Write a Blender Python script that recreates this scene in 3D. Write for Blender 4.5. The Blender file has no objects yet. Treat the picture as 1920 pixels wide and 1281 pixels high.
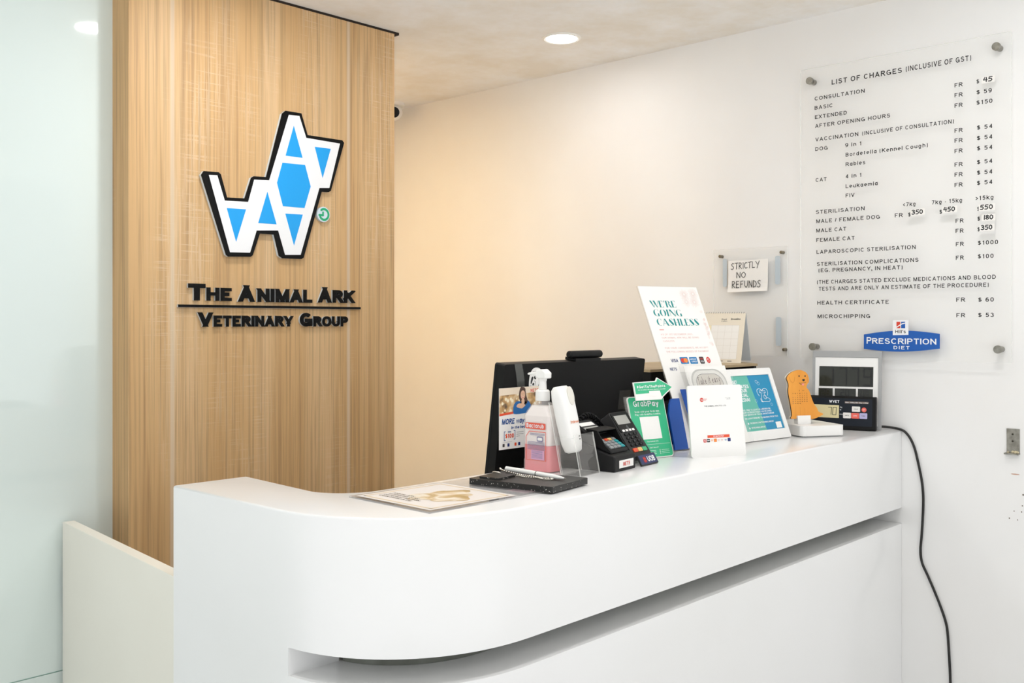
import bpy, math, random
from mathutils import Matrix, Vector

random.seed(7)
SC = bpy.context.scene
COL = SC.collection
rad = math.radians

# ------------------------------------------------------------------ camera
CAM_YAW = 43.4
cam_data = bpy.data.cameras.new('camera')
cam_data.sensor_width = 36.0
cam_data.lens = 36.0 * 1880.0 / 1920.0
cam_data.shift_y = -34.5 / 1920.0
cam_data.clip_start = 0.05
cam = bpy.data.objects.new('camera', cam_data)
COL.objects.link(cam)
cam.location = (-2.935, -1.195, 1.415)
cam.rotation_euler = (rad(90), 0, rad(CAM_YAW - 90.0))
SC.camera = cam

# ------------------------------------------------------------------ world, exposure
world = bpy.data.worlds.new('daylight')
SC.world = world
world.use_nodes = True
wn, wl = world.node_tree.nodes, world.node_tree.links
bg = wn['Background']
# soft overcast daylight from the open shop front: even sky above, added brighter fill below the horizon to lift the ceiling
w_tc = wn.new('ShaderNodeTexCoord')
w_sep = wn.new('ShaderNodeSeparateXYZ')
w_ramp = wn.new('ShaderNodeValToRGB')
w_map = wn.new('ShaderNodeMapRange')
w_map.inputs['From Min'].default_value = -0.25
w_map.inputs['From Max'].default_value = 0.15
wl.new(w_tc.outputs['Generated'], w_sep.inputs[0])
wl.new(w_sep.outputs[2], w_map.inputs['Value'])
wl.new(w_map.outputs[0], w_ramp.inputs[0])
w_ramp.color_ramp.elements[0].color = (0.97, 0.985, 1.0, 1)
w_ramp.color_ramp.elements[1].color = (0.375, 0.385, 0.395, 1)
wl.new(w_ramp.outputs[0], bg.inputs[0])
bg.inputs[1].default_value = 1.72
SC.view_settings.view_transform = 'Standard'
SC.view_settings.look = 'None'
SC.view_settings.exposure = 0.10
SC.view_settings.gamma = 1.0
SC.view_settings.use_curve_mapping = False

LAMP_WARM = (1.0, 0.75, 0.43)
LAMP_SOFT = (1.0, 0.985, 0.98)
P_LAMP = 100.0          # radiance of the downlight diffusers

CEIL = 2.377
TOP = 1.10              # counter top


# ------------------------------------------------------------------ materials
def lin(c):
    if isinstance(c, str):
        c = tuple(int(c[i:i + 2], 16) / 255.0 for i in (0, 2, 4))
    return tuple((x / 12.92 if x <= 0.04045 else ((x + 0.055) / 1.055) ** 2.4) for x in c)


MATS = {}


def mat(name, color, rough=0.5, metal=0.0, coat=0.0, emit=0.0, spec=0.5, trans=0.0, ecol=None):
    if name in MATS:
        return MATS[name]
    m = bpy.data.materials.new(name)
    m.use_nodes = True
    b = m.node_tree.nodes['Principled BSDF']
    c = lin(color)
    b.inputs['Base Color'].default_value = (*c, 1)
    b.inputs['Roughness'].default_value = rough
    b.inputs['Metallic'].default_value = metal
    b.inputs['Coat Weight'].default_value = coat
    b.inputs['Coat Roughness'].default_value = 0.05
    b.inputs['Specular IOR Level'].default_value = spec
    if emit:
        b.inputs['Emission Color'].default_value = (*(ecol or c), 1)
        b.inputs['Emission Strength'].default_value = emit
    MATS[name] = m
    return m


def nodes_of(m):
    nt = m.node_tree
    return nt, nt.nodes, nt.links, nt.nodes['Principled BSDF']


def noise_var(name, color, color2, scale=8.0, rough=0.6, bump=0.0, bscale=120.0, detail=4.0, lo=0.35, hi=0.7, stretch=(1, 1, 1), coat=0.0):
    """paint / plastic with a faint uneven tone and a fine surface texture"""
    m = mat(name, color, rough, coat=coat)
    nt, N, L, b = nodes_of(m)
    tc = N.new('ShaderNodeTexCoord')
    mp = N.new('ShaderNodeMapping')
    mp.inputs['Scale'].default_value = stretch
    L.new(tc.outputs['Object'], mp.inputs[0])
    n = N.new('ShaderNodeTexNoise')
    n.inputs['Scale'].default_value = scale
    n.inputs['Detail'].default_value = detail
    L.new(mp.outputs[0], n.inputs['Vector'])
    r = N.new('ShaderNodeValToRGB')
    r.color_ramp.elements[0].position = lo
    r.color_ramp.elements[1].position = hi
    r.color_ramp.elements[0].color = (*lin(color2), 1)
    r.color_ramp.elements[1].color = (*lin(color), 1)
    L.new(n.outputs['Fac'], r.inputs[0])
    L.new(r.outputs[0], b.inputs['Base Color'])
    if bump:
        n2 = N.new('ShaderNodeTexNoise')
        n2.inputs['Scale'].default_value = bscale
        n2.inputs['Detail'].default_value = 3
        L.new(mp.outputs[0], n2.inputs['Vector'])
        bp = N.new('ShaderNodeBump')
        bp.inputs['Strength'].default_value = bump
        bp.inputs['Distance'].default_value = 0.002
        L.new(n2.outputs['Fac'], bp.inputs['Height'])
        L.new(bp.outputs[0], b.inputs['Normal'])
    return m


def acrylic(name, tint, alpha_mix=0.08, rough=0.03, fres=1.45):
    """clear sheet: transparent body, a little milky tint and a glossy surface"""
    if name in MATS:
        return MATS[name]
    m = bpy.data.materials.new(name)
    m.use_nodes = True
    nt = m.node_tree
    N, L = nt.nodes, nt.links
    N.remove(N['Principled BSDF'])
    out = N['Material Output']
    tr = N.new('ShaderNodeBsdfTransparent')
    tr.inputs[0].default_value = (0.995, 0.995, 0.993, 1)
    df = N.new('ShaderNodeBsdfDiffuse')
    df.inputs[0].default_value = (*lin(tint), 1)
    gl = N.new('ShaderNodeBsdfGlossy')
    gl.inputs['Roughness'].default_value = rough
    m1 = N.new('ShaderNodeMixShader')
    m1.inputs[0].default_value = alpha_mix
    L.new(tr.outputs[0], m1.inputs[1])
    L.new(df.outputs[0], m1.inputs[2])
    fr = N.new('ShaderNodeFresnel')
    fr.inputs[0].default_value = fres
    geo = N.new('ShaderNodeNewGeometry')
    inv = N.new('ShaderNodeMath')
    inv.operation = 'SUBTRACT'
    inv.inputs[0].default_value = 1.0
    L.new(geo.outputs['Backfacing'], inv.inputs[1])
    mul = N.new('ShaderNodeMath')
    mul.operation = 'MULTIPLY'
    L.new(fr.outputs[0], mul.inputs[0])
    L.new(inv.outputs[0], mul.inputs[1])
    m2 = N.new('ShaderNodeMixShader')
    L.new(mul.outputs[0], m2.inputs[0])
    L.new(m1.outputs[0], m2.inputs[1])
    L.new(gl.outputs[0], m2.inputs[2])
    L.new(m2.outputs[0], out.inputs[0])
    MATS[name] = m
    return m


def wood_material():
    m = mat('oak_laminate', 'C9AB84', 0.55)
    nt, N, L, b = nodes_of(m)
    tc = N.new('ShaderNodeTexCoord')

    def mapped(sx, sy, sz, off=0.0):
        mp = N.new('ShaderNodeMapping')
        mp.inputs['Scale'].default_value = (sx, sy, sz)
        mp.inputs['Location'].default_value = (off, off * 0.7, off * 0.3)
        L.new(tc.outputs['Object'], mp.inputs[0])
        return mp.outputs[0]

    def noise(vec, scale, detail=5, rough=0.6, dist=0.0):
        n = N.new('ShaderNodeTexNoise')
        n.inputs['Scale'].default_value = scale
        n.inputs['Detail'].default_value = detail
        n.inputs['Roughness'].default_value = rough
        n.inputs['Distortion'].default_value = dist
        L.new(vec, n.inputs['Vector'])
        return n.outputs['Fac']

    def ramp(fac, stops):
        r = N.new('ShaderNodeValToRGB')
        el = r.color_ramp.elements
        el[0].position, el[0].color = stops[0][0], (*lin(stops[0][1]), 1)
        el[1].position, el[1].color = stops[-1][0], (*lin(stops[-1][1]), 1)
        for p, c in stops[1:-1]:
            e = el.new(p)
            e.color = (*lin(c), 1)
        L.new(fac, r.inputs[0])
        return r.outputs[0]

    def mix(fac, a, c, mode='MIX'):
        x = N.new('ShaderNodeMix')
        x.data_type = 'RGBA'
        x.blend_type = mode
        if isinstance(fac, float):
            x.inputs[0].default_value = fac
        else:
            L.new(fac, x.inputs[0])
        L.new(a, x.inputs[6])
        if isinstance(c, tuple):
            x.inputs[7].default_value = c
        else:
            L.new(c, x.inputs[7])
        return x.outputs[2]

    def math_(op, a, v):
        x = N.new('ShaderNodeMath')
        x.operation = op
        L.new(a, x.inputs[0])
        if isinstance(v, float):
            x.inputs[1].default_value = v
        else:
            L.new(v, x.inputs[1])
        return x.outputs[0]

    broad = noise(mapped(9, 9, 0.35), 1.0, 3, 0.5, 0.3)                # wide vertical bands
    base = ramp(broad, [(0.28, 'CCA471'), (0.48, 'D5AF7D'), (0.62, 'DAB789'), (0.80, 'E3C9A5')])
    grain = noise(mapped(150, 150, 1.6), 1.0, 4, 0.65)                 # fine pores
    g = ramp(grain, [(0.36, '8F8F8F'), (0.52, 'FFFFFF'), (0.7, 'FFFFFF')])
    c1 = mix(0.34, base, g, 'MULTIPLY')
    wav = noise(mapped(46, 46, 0.9, 3.1), 1.0, 5, 0.6, 1.0)            # cathedral-like darker strings
    w = ramp(wav, [(0.38, 'A98C69'), (0.5, 'FFFFFF'), (0.75, 'FFFFFF')])
    c2 = mix(0.24, c1, w, 'MULTIPLY')
    # saw-cut cross hatch: pale short horizontal and vertical scratches gathered in patches
    hs = noise(mapped(7, 7, 210, 5.0), 1.0, 2, 0.5)
    vs = noise(mapped(320, 320, 6, 9.0), 1.0, 2, 0.5)
    pt = noise(mapped(5.5, 5.5, 1.3, 1.7), 1.0, 3, 0.6)
    hs2 = math_('GREATER_THAN', hs, 0.60)
    vs2 = math_('GREATER_THAN', vs, 0.56)
    pm = N.new('ShaderNodeMapRange')
    pm.inputs['From Min'].default_value = 0.50
    pm.inputs['From Max'].default_value = 0.70
    L.new(pt, pm.inputs['Value'])
    hatch = math_('MAXIMUM', hs2, vs2)
    hatch = math_('MULTIPLY', hatch, pm.outputs[0])
    hatch = math_('MULTIPLY', hatch, 0.30)
    c3 = mix(hatch, c2, (*lin('EFDFC4'), 1))
    # pale joints repeating across the boards
    sep = N.new('ShaderNodeSeparateXYZ')
    L.new(tc.outputs['Object'], sep.inputs[0])
    off = math_('ADD', sep.outputs[0], 1.583)
    md = N.new('ShaderNodeMath')
    md.operation = 'PINGPONG'
    L.new(off, md.inputs[0])
    md.inputs[1].default_value = 0.2985
    st = N.new('ShaderNodeMapRange')
    st.inputs['From Min'].default_value = 0.0035
    st.inputs['From Max'].default_value = 0.0085
    st.inputs['To Min'].default_value = 0.62
    st.inputs['To Max'].default_value = 0.0
    L.new(md.outputs[0], st.inputs['Value'])
    c4 = mix(st.outputs[0], c3, (*lin('DCCBB2'), 1))
    L.new(c4, b.inputs['Base Color'])
    bp = N.new('ShaderNodeBump')
    bp.inputs['Strength'].default_value = 0.12
    bp.inputs['Distance'].default_value = 0.001
    L.new(grain, bp.inputs['Height'])
    L.new(bp.outputs[0], b.inputs['Normal'])
    return m


def wall_paint():
    return noise_var('wall_paint', 'F1F1F0', 'EDECEA', 2.2, 0.75, 0.05, 160, 5)


def ceiling_paint():
    m = mat('ceiling_paint', 'DCD6CB', 0.85)
    nt, N, L, b = nodes_of(m)
    tc = N.new('ShaderNodeTexCoord')
    n = N.new('ShaderNodeTexNoise')
    n.inputs['Scale'].default_value = 3.2
    n.inputs['Detail'].default_value = 7
    n.inputs['Roughness'].default_value = 0.65
    L.new(tc.outputs['Object'], n.inputs['Vector'])
    r = N.new('ShaderNodeValToRGB')
    r.color_ramp.elements[0].position = 0.36
    r.color_ramp.elements[0].color = (*lin('EFEAE1'), 1)
    r.color_ramp.elements[1].position = 0.60
    r.color_ramp.elements[1].color = (*lin('F9F9F9'), 1)
    L.new(n.outputs['Fac'], r.inputs[0])
    L.new(r.outputs[0], b.inputs['Base Color'])
    return m


def speckle_leather(name, edge=False):
    m = mat(name, '1D1A17' if not edge else '151413', 0.38)
    nt, N, L, b = nodes_of(m)
    tc = N.new('ShaderNodeTexCoord')
    n = N.new('ShaderNodeTexNoise')
    n.inputs['Scale'].default_value = 260 if edge else 420
    n.inputs['Detail'].default_value = 2
    L.new(tc.outputs['Object'], n.inputs['Vector'])
    r = N.new('ShaderNodeValToRGB')
    r.color_ramp.elements[0].position = 0.66 if edge else 0.3
    r.color_ramp.elements[1].position = 0.70 if edge else 0.8
    r.color_ramp.elements[0].color = (*lin('151413' if edge else '1C1916'), 1)
    r.color_ramp.elements[1].color = (*lin('E8E4DC' if edge else '2B2722'), 1)
    L.new(n.outputs['Fac'], r.inputs[0])
    L.new(r.outputs[0], b.inputs['Base Color'])
    bp = N.new('ShaderNodeBump')
    bp.inputs['Strength'].default_value = 0.25
    bp.inputs['Distance'].default_value = 0.0006
    L.new(n.outputs['Fac'], bp.inputs['Height'])
    L.new(bp.outputs[0], b.inputs['Normal'])
    return m


def blotch_print(name, bgc, c1, c2, scale, lo, hi):
    m = mat(name, bgc, 0.45)
    nt, N, L, b = nodes_of(m)
    tc = N.new('ShaderNodeTexCoord')
    n = N.new('ShaderNodeTexNoise')
    n.inputs['Scale'].default_value = scale
    n.inputs['Detail'].default_value = 5
    n.inputs['Distortion'].default_value = 0.6
    L.new(tc.outputs['Object'], n.inputs['Vector'])
    r = N.new('ShaderNodeValToRGB')
    el = r.color_ramp.elements
    el[0].position, el[0].color = lo, (*lin(c2), 1)
    el[1].position, el[1].color = hi, (*lin(bgc), 1)
    e = el.new((lo + hi) / 2)
    e.color = (*lin(c1), 1)
    L.new(n.outputs['Fac'], r.inputs[0])
    L.new(r.outputs[0], b.inputs['Base Color'])
    return m


M_WALL = wall_paint()
M_CEIL = ceiling_paint()
M_WOOD = wood_material()
M_COUNTER = noise_var('solid_surface_white', 'F1F1F1', 'EDEDEC', 1.6, 0.28, 0.0, coat=0.25)
M_CORE = noise_var('recess_shade_grey', '8E9188', '74766D', 14, 0.8)  # shade inside the groove under the lip is put into this grey
M_GATE = noise_var('gate_white', 'F7F3E8', 'F3EEE2', 1.5, 0.4)
M_GLASS = mat('backpainted_glass', 'DFEBE8', 0.04, coat=0.6)
M_GLASSEDGE = mat('glass_edge', 'A9D2C6', 0.1)
M_FLOOR = noise_var('floor_tile', 'E8E7E4', 'DFDEDA', 3, 0.35)
M_BLACK = mat('black_plastic', '0C0C0C', 0.5, spec=0.25)
M_BLACKG = mat('black_gloss', '060607', 0.3, spec=0.2)
M_DARK = mat('dark_gap', '2A2018', 0.9)
M_INK = mat('ink_black', '191919', 0.55)
M_WHITE = mat('white_plastic', 'F2F1EE', 0.32)
M_PAPER = mat('white_paper', 'F3F1ED', 0.7)
M_SIGNW = mat('sign_white', 'F3F4F6', 0.3)
M_BLUE = mat('logo_blue', '0AA2EF', 0.35)
M_STEEL = noise_var('brushed_steel', 'A5A298', '86837A', 60, 0.32)
M_STEEL.node_tree.nodes['Principled BSDF'].inputs['Metallic'].default_value = 0.9
M_GREY = mat('grey_plastic', 'B7B8B8', 0.4)
M_ACR = acrylic('clear_acrylic', 'FAFAF8', 0.05)
M_ACRP = acrylic('board_acrylic', 'FAFAF8', 0.02, 0.40, 1.15)
M_ACRE = acrylic('acrylic_edge', 'F7F7F3', 0.55, 0.1)
M_ACRH = acrylic('scanner_holder_acrylic', 'EDEAE4', 0.04, 0.06)
M_ACRG = acrylic('holder_acrylic', 'E6E4DF', 0.12)


# ------------------------------------------------------------------ lettering: a plain sans drawn with strokes
_TXT = {}
CAPH = 1.0
XH = .73


def _arc(cx, cy, rx, ry, a0, a1, n=None):
    n = n or max(4, int(abs(a1 - a0) / 15))
    return [(cx + rx * math.cos(rad(a0 + (a1 - a0) * i / n)), cy + ry * math.sin(rad(a0 + (a1 - a0) * i / n))) for i in range(n + 1)]


def _oval(x0, y0, x1, y1):
    pts = []
    for i in range(24):
        a = 2 * math.pi * i / 24
        c, s = math.cos(a), math.sin(a)
        k = 2 / 2.3
        pts.append(((x0 + x1) / 2 + (x1 - x0) / 2 * math.copysign(abs(c) ** k, c), (y0 + y1) / 2 + (y1 - y0) / 2 * math.copysign(abs(s) ** k, s)))
    return pts


def _glyphs():
    G = {}

    def g(ch, w, *st):
        G[ch] = (w, st)
    L, C, O = 'L', 'C', 'O'
    X = XH
    g('A', .74, (L, [(0, 0), (.5, 1)]), (L, [(1, 0), (.5, 1)]), (C, [(.2, .28), (.8, .28)]))
    g('B', .66, (L, [(0, 0), (0, 1)]), (C, [(0, 1), (.5, 1)] + _arc(.5, .77, .42, .23, 90, -90) + [(0, .54)]), (C, [(0, .54), (.55, .54)] + _arc(.55, .27, .45, .27, 90, -90) + [(0, 0)]))
    g('C', .74, (C, _arc(.52, .5, .52, .5, 42, 318)))
    g('D', .72, (L, [(0, 0), (0, 1)]), (C, [(0, 1), (.45, 1)] + _arc(.45, .5, .55, .5, 90, -90) + [(0, 0)]))
    g('E', .62, (L, [(1, 1), (0, 1), (0, 0), (1, 0)]), (C, [(0, .52), (.93, .52)]))
    g('F', .58, (L, [(1, 1), (0, 1), (0, 0)]), (C, [(0, .5), (.9, .5)]))
    g('G', .78, (C, _arc(.5, .5, .5, .5, 42, 345)), (L, [(.58, .44), (1, .44), (1, .06)]))
    g('H', .72, (L, [(0, 0), (0, 1)]), (L, [(1, 0), (1, 1)]), (C, [(0, .53), (1, .53)]))
    g('I', 0, (L, [(0, 0), (0, 1)]))
    g('J', .5, (C, [(1, 1), (1, .3)] + _arc(.5, .3, .5, .3, 0, -180)))
    g('K', .70, (L, [(0, 0), (0, 1)]), (L, [(.05, .36), (.98, 1)]), (L, [(.38, .62), (1, 0)]))
    g('L', .56, (L, [(0, 1), (0, 0), (1, 0)]))
    g('M', .86, (L, [(0, 0), (0, 1)]), (L, [(1, 0), (1, 1)]), (L, [(.04, 1), (.5, 0)]), (L, [(.96, 1), (.5, 0)]))
    g('N', .72, (L, [(0, 0), (0, 1)]), (L, [(1, 0), (1, 1)]), (L, [(.04, 1), (.96, 0)]))
    g('O', .80, (O, _oval(0, 0, 1, 1)))
    g('P', .66, (L, [(0, 0), (0, 1)]), (C, [(0, 1), (.55, 1)] + _arc(.55, .735, .45, .265, 90, -90) + [(0, .47)]))
    g('Q', .80, (O, _oval(0, 0, 1, 1)), (L, [(.6, .3), (1, 0)]))
    g('R', .70, (L, [(0, 0), (0, 1)]), (C, [(0, 1), (.55, 1)] + _arc(.55, .75, .43, .25, 90, -90) + [(0, .5)]), (L, [(.52, .5), (1, 0)]))
    g('S', .66, (C, _arc(.5, .76, .45, .24, 15, 270) + _arc(.5, .26, .5, .26, 90, -165)[1:]))
    g('T', .64, (L, [(0, 1), (1, 1)]), (L, [(.5, 1), (.5, 0)]))
    g('U', .70, (L, [(0, .4), (0, 1)]), (L, [(1, .4), (1, 1)]), (C, [(0, .5), (0, .36)] + _arc(.5, .36, .5, .36, 180, 360) + [(1, .5)]))
    g('V', .70, (L, [(0, 1), (.5, 0)]), (L, [(1, 1), (.5, 0)]))
    g('W', 1.02, (L, [(0, 1), (.26, 0)]), (L, [(.5, 1), (.26, 0)]), (L, [(.5, 1), (.74, 0)]), (L, [(1, 1), (.74, 0)]))
    g('X', .70, (L, [(0, 1), (1, 0)]), (L, [(1, 1), (0, 0)]))
    g('Y', .70, (L, [(0, 1), (.5, .40)]), (L, [(1, 1), (.5, .40)]), (L, [(.5, .46), (.5, 0)]))
    g('Z', .62, (L, [(0, 1), (1, 1)]), (L, [(1, 1), (0, 0)]), (L, [(0, 0), (1, 0)]))
    g('0', .56, (O, _oval(0, 0, 1, 1)))
    g('1', .36, (L, [(.75, 0), (.75, 1)]), (C, [(0, .76), (.75, .98)]))
    g('2', .56, (C, _arc(.5, .72, .48, .28, 170, -30) + [(.1, .06)]), (L, [(0, 0), (1, 0)]))
    g('3', .56, (C, _arc(.5, .765, .42, .235, 160, -90)), (C, _arc(.5, .27, .5, .27, 90, -160)))
    g('4', .60, (L, [(.72, 0), (.72, 1)]), (C, [(.72, .98), (.02, .27)]), (C, [(0, .25), (1, .25)]))
    g('5', .56, (L, [(.92, 1), (.2, 1)]), (C, [(.2, 1), (.1, .5)]), (C, _arc(.5, .33, .5, .33, 145, -155)))
    g('6', .56, (O, _oval(0, 0, 1, .62)), (C, [(0, .32)] + _arc(.55, .45, .55, .55, 180, 50)))
    g('7', .56, (L, [(0, 1), (1, 1)]), (L, [(1, 1), (.3, 0)]))
    g('8', .56, (O, _oval(.05, .53, .95, 1)), (O, _oval(0, 0, 1, .54)))
    g('9', .56, (O, _oval(0, .38, 1, 1)), (C, [(1, .68)] + _arc(.45, .55, .55, .55, 0, -130)))
    g('a', .54, (O, _oval(0, 0, .95, X)), (L, [(1, 0), (1, X)]))
    g('b', .56, (O, _oval(.05, 0, 1, X)), (L, [(0, 0), (0, 1)]))
    g('c', .52, (C, _arc(.52, X / 2, .52, X / 2, 45, 315)))
    g('d', .56, (O, _oval(0, 0, .95, X)), (L, [(1, 0), (1, 1)]))
    g('e', .54, (C, [(.02, X * .5), (1, X * .5)] + _arc(.5, X / 2, .5, X / 2, 0, 310)))
    g('f', .32, (C, [(.4, 0), (.4, .8)] + _arc(.9, .8, .5, .2, 180, 95)), (C, [(0, X), (1, X)]))
    g('g', .56, (O, _oval(0, 0, .95, X)), (C, [(1, X), (1, -.1)] + _arc(.5, -.08, .5, .22, 0, -150)))
    g('h', .54, (L, [(0, 0), (0, 1)]), (C, [(0, X * .5)] + _arc(.5, X - .26, .5, .26, 180, 0) + [(1, 0)]))
    g('i', 0, (L, [(0, 0), (0, X)]), (L, [(0, .98), (0, 1)]))
    g('j', .2, (C, [(.8, X), (.8, -.3)]), (L, [(.8, .98), (.8, 1)]))
    g('k', .54, (L, [(0, 0), (0, 1)]), (L, [(.05, .26), (.95, X)]), (L, [(.38, .46), (1, 0)]))
    g('l', 0, (L, [(0, 0), (0, 1)]))
    g('m', .84, (L, [(0, 0), (0, X)]), (C, [(0, X * .5)] + _arc(.25, X - .2, .25, .2, 180, 0) + [(.5, 0)]), (C, [(.5, X * .5)] + _arc(.75, X - .2, .25, .2, 180, 0) + [(1, 0)]))
    g('n', .54, (L, [(0, 0), (0, X)]), (C, [(0, X * .5)] + _arc(.5, X - .26, .5, .26, 180, 0) + [(1, 0)]))
    g('o', .58, (O, _oval(0, 0, 1, X)))
    g('p', .56, (O, _oval(.05, 0, 1, X)), (L, [(0, -.3), (0, X)]))
    g('q', .56, (O, _oval(0, 0, .95, X)), (L, [(1, -.3), (1, X)]))
    g('r', .34, (L, [(0, 0), (0, X)]), (C, [(0, X * .5)] + _arc(.9, X - .30, .9, .30, 180, 85)))
    g('s', .48, (C, _arc(.5, X * .76, .45, X * .24, 15, 270) + _arc(.5, X * .26, .5, X * .26, 90, -165)[1:]))
    g('t', .34, (C, [(.4, 1), (.4, .2)] + _arc(.85, .2, .45, .2, 180, 275)), (C, [(0, X), (1, X)]))
    g('u', .54, (L, [(1, 0), (1, X)]), (C, [(0, X), (0, .26)] + _arc(.5, .26, .5, .26, 180, 360)))
    g('v', .56, (C, [(0, X), (.5, 0), (1, X)]))
    g('w', .80, (C, [(0, X), (.26, 0), (.5, X), (.74, 0), (1, X)]))
    g('x', .54, (C, [(0, X), (1, 0)]), (C, [(1, X), (0, 0)]))
    g('y', .56, (C, [(0, X), (.5, 0)]), (C, [(1, X), (.35, -.3), (.05, -.3)]))
    g('z', .5, (C, [(0, X), (1, X), (0, 0), (1, 0)]))
    g('$', .58, (C, _arc(.5, .76, .45, .20, 15, 270) + _arc(.5, .28, .5, .24, 90, -165)[1:]), (C, [(.5, -.12), (.5, 1.12)]))
    g('(', .22, (C, _arc(1.5, .42, 1.5, .85, 133, 227)))
    g(')', .22, (C, _arc(-.5, .42, 1.5, .85, 47, -47)))
    g('/', .3, (C, [(0, -.05), (1, 1.05)]))
    g('-', .3, (C, [(0, .38), (1, .38)]))
    g('=', .5, (C, [(0, .5), (1, .5)]), (C, [(0, .22), (1, .22)]))
    g('.', 0, (L, [(0, 0), (0, .03)]))
    g(',', .04, (L, [(.5, .02), (0, -.14)]))
    g("'", 0, (L, [(0, 1), (0, .82)]))
    g('!', 0, (C, [(0, 1.06), (0, .3)]), (L, [(0, 0), (0, .03)]))
    g('?', .5, (C, _arc(.5, .74, .48, .26, 170, -60) + [(.5, .3)]), (L, [(.5, 0), (.5, .03)]))
    g('<', .5, (C, [(1, .85), (0, .45), (1, .05)]))
    g('>', .5, (C, [(0, .85), (1, .45), (0, .05)]))
    g('#', .6, (C, [(.25, -.05), (.4, 1.05)]), (C, [(.6, -.05), (.75, 1.05)]), (C, [(0, .68), (1, .68)]), (C, [(0, .32), (1, .32)]))
    g('*', .4, (C, [(.5, .5), (.5, 1)]), (C, [(.1, .62), (.9, .88)]), (C, [(.9, .62), (.1, .88)]))
    g('@', .85, (O, _oval(0, -.1, 1, 1)), (O, _oval(.28, .22, .72, .68)))
    return G


GLY = _glyphs()


def _clip(poly, lo, hi):
    for sgn, lim in ((1, lo), (-1, -hi)):
        out = []
        for i in range(len(poly)):
            a, b = poly[i - 1], poly[i]
            ia, ib = sgn * a[1] >= lim - 1e-9, sgn * b[1] >= lim - 1e-9
            if ia != ib:
                t = (lim * sgn - a[1]) / (b[1] - a[1])
                out.append((a[0] + t * (b[0] - a[0]), lim * sgn))
            if ib:
                out.append(b)
        poly = out
        if len(poly) < 3:
            return []
    return poly


def _segs(pts, t, kind):
    """convex quads of a thick polyline with mitred joints"""
    P = [Vector(p) for p in pts]
    closed = kind == 'O'
    n = len(P)
    if kind == 'L':
        for i, j in ((0, 1), (-1, -2)):
            d = (P[i] - P[j]).normalized()
            ax = abs(d.x) < .02 or abs(d.y) < .02
            P[i] = P[i] + d * (t / 2 if ax else t * .9)
    off = []
    for i in range(n):
        a = P[i - 1] if (i or closed) else None
        b = P[(i + 1) % n] if (i < n - 1 or closed) else None
        if a is None:
            e = (b - P[i]).normalized()
            m = Vector((-e.y, e.x))
        elif b is None:
            e = (P[i] - a).normalized()
            m = Vector((-e.y, e.x))
        else:
            e1, e2 = (P[i] - a).normalized(), (b - P[i]).normalized()
            n1, n2 = Vector((-e1.y, e1.x)), Vector((-e2.y, e2.x))
            m = n1 + n2
            m = m / max(m.dot(n1), .45)
        off.append(m * (t / 2))
    quads = []
    for i in range(n if closed else n - 1):
        j = (i + 1) % n
        quads.append([tuple(P[i] + off[i]), tuple(P[i] - off[i]), tuple(P[j] - off[j]), tuple(P[j] + off[j])])
    return quads


def text_geo(s, bold=0.0, shear=0.0, spacing=1.0, depth=False, res=3):
    """-> vertices, faces, left and right limits; height of a capital is 1"""
    key = (s, round(bold, 4), round(shear, 3), round(spacing, 3), depth)
    if key in _TXT:
        return _TXT[key]
    t = .125 + 4.2 * bold
    gap = (.105 + .05 * (t < .2)) * (1 + 4.0 * (spacing - 1))
    vs, fs = [], []
    x = 0.0
    for ch in s:
        if ch == ' ':
            x += .34 * (1 + 1.2 * (spacing - 1)) + .05
            continue
        w, st = GLY.get(ch, GLY['-'])
        W = w + t * (.45 if w else 1.0) if w else t
        up = ch in 'ABDEFHIKLMNPRTVWXYZ1247'
        for kind, pts in st:
            q = [(x + t / 2 + px * (W - t), t / 2 + py * (1 - t)) for px, py in pts]
            for quad in _segs(q, t, kind):
                if up:
                    quad = _clip(quad, 0.0, 1.0)
                elif kind == 'L':
                    quad = _clip(quad, -.5, 1.0)
                if len(quad) < 3:
                    continue
                quad = ccw(quad)
                quad = [(px + shear * py, py) for px, py in quad]
                o, n = len(vs), len(quad)
                lift = (len(fs) % 17)
                if depth:
                    lift = .004 * ((len(fs) // 6) % 17)
                    vs += [(px, py, -.5) for px, py in quad] + [(px, py, .5 + lift) for px, py in quad]
                    fs.append(tuple(range(o + n, o + 2 * n)))
                    fs.append(tuple(range(o, o + n))[::-1])
                    fs += [(o + i, o + (i + 1) % n, o + n + (i + 1) % n, o + n + i) for i in range(n)]
                else:
                    vs += [(px, py, 9e-6 * lift) for px, py in quad]
                    fs.append(tuple(range(o, o + n)))
        x += W + gap
    x0 = min((v[0] for v in vs), default=0)
    x1 = max((v[0] for v in vs), default=0)
    _TXT[key] = (vs, fs, x0, x1)
    return _TXT[key]


def area2(p):
    return sum(p[i][0] * p[(i + 1) % len(p)][1] - p[(i + 1) % len(p)][0] * p[i][1] for i in range(len(p)))


def ccw(p):
    p = list(p)
    return p if area2(p) > 0 else p[::-1]


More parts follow.
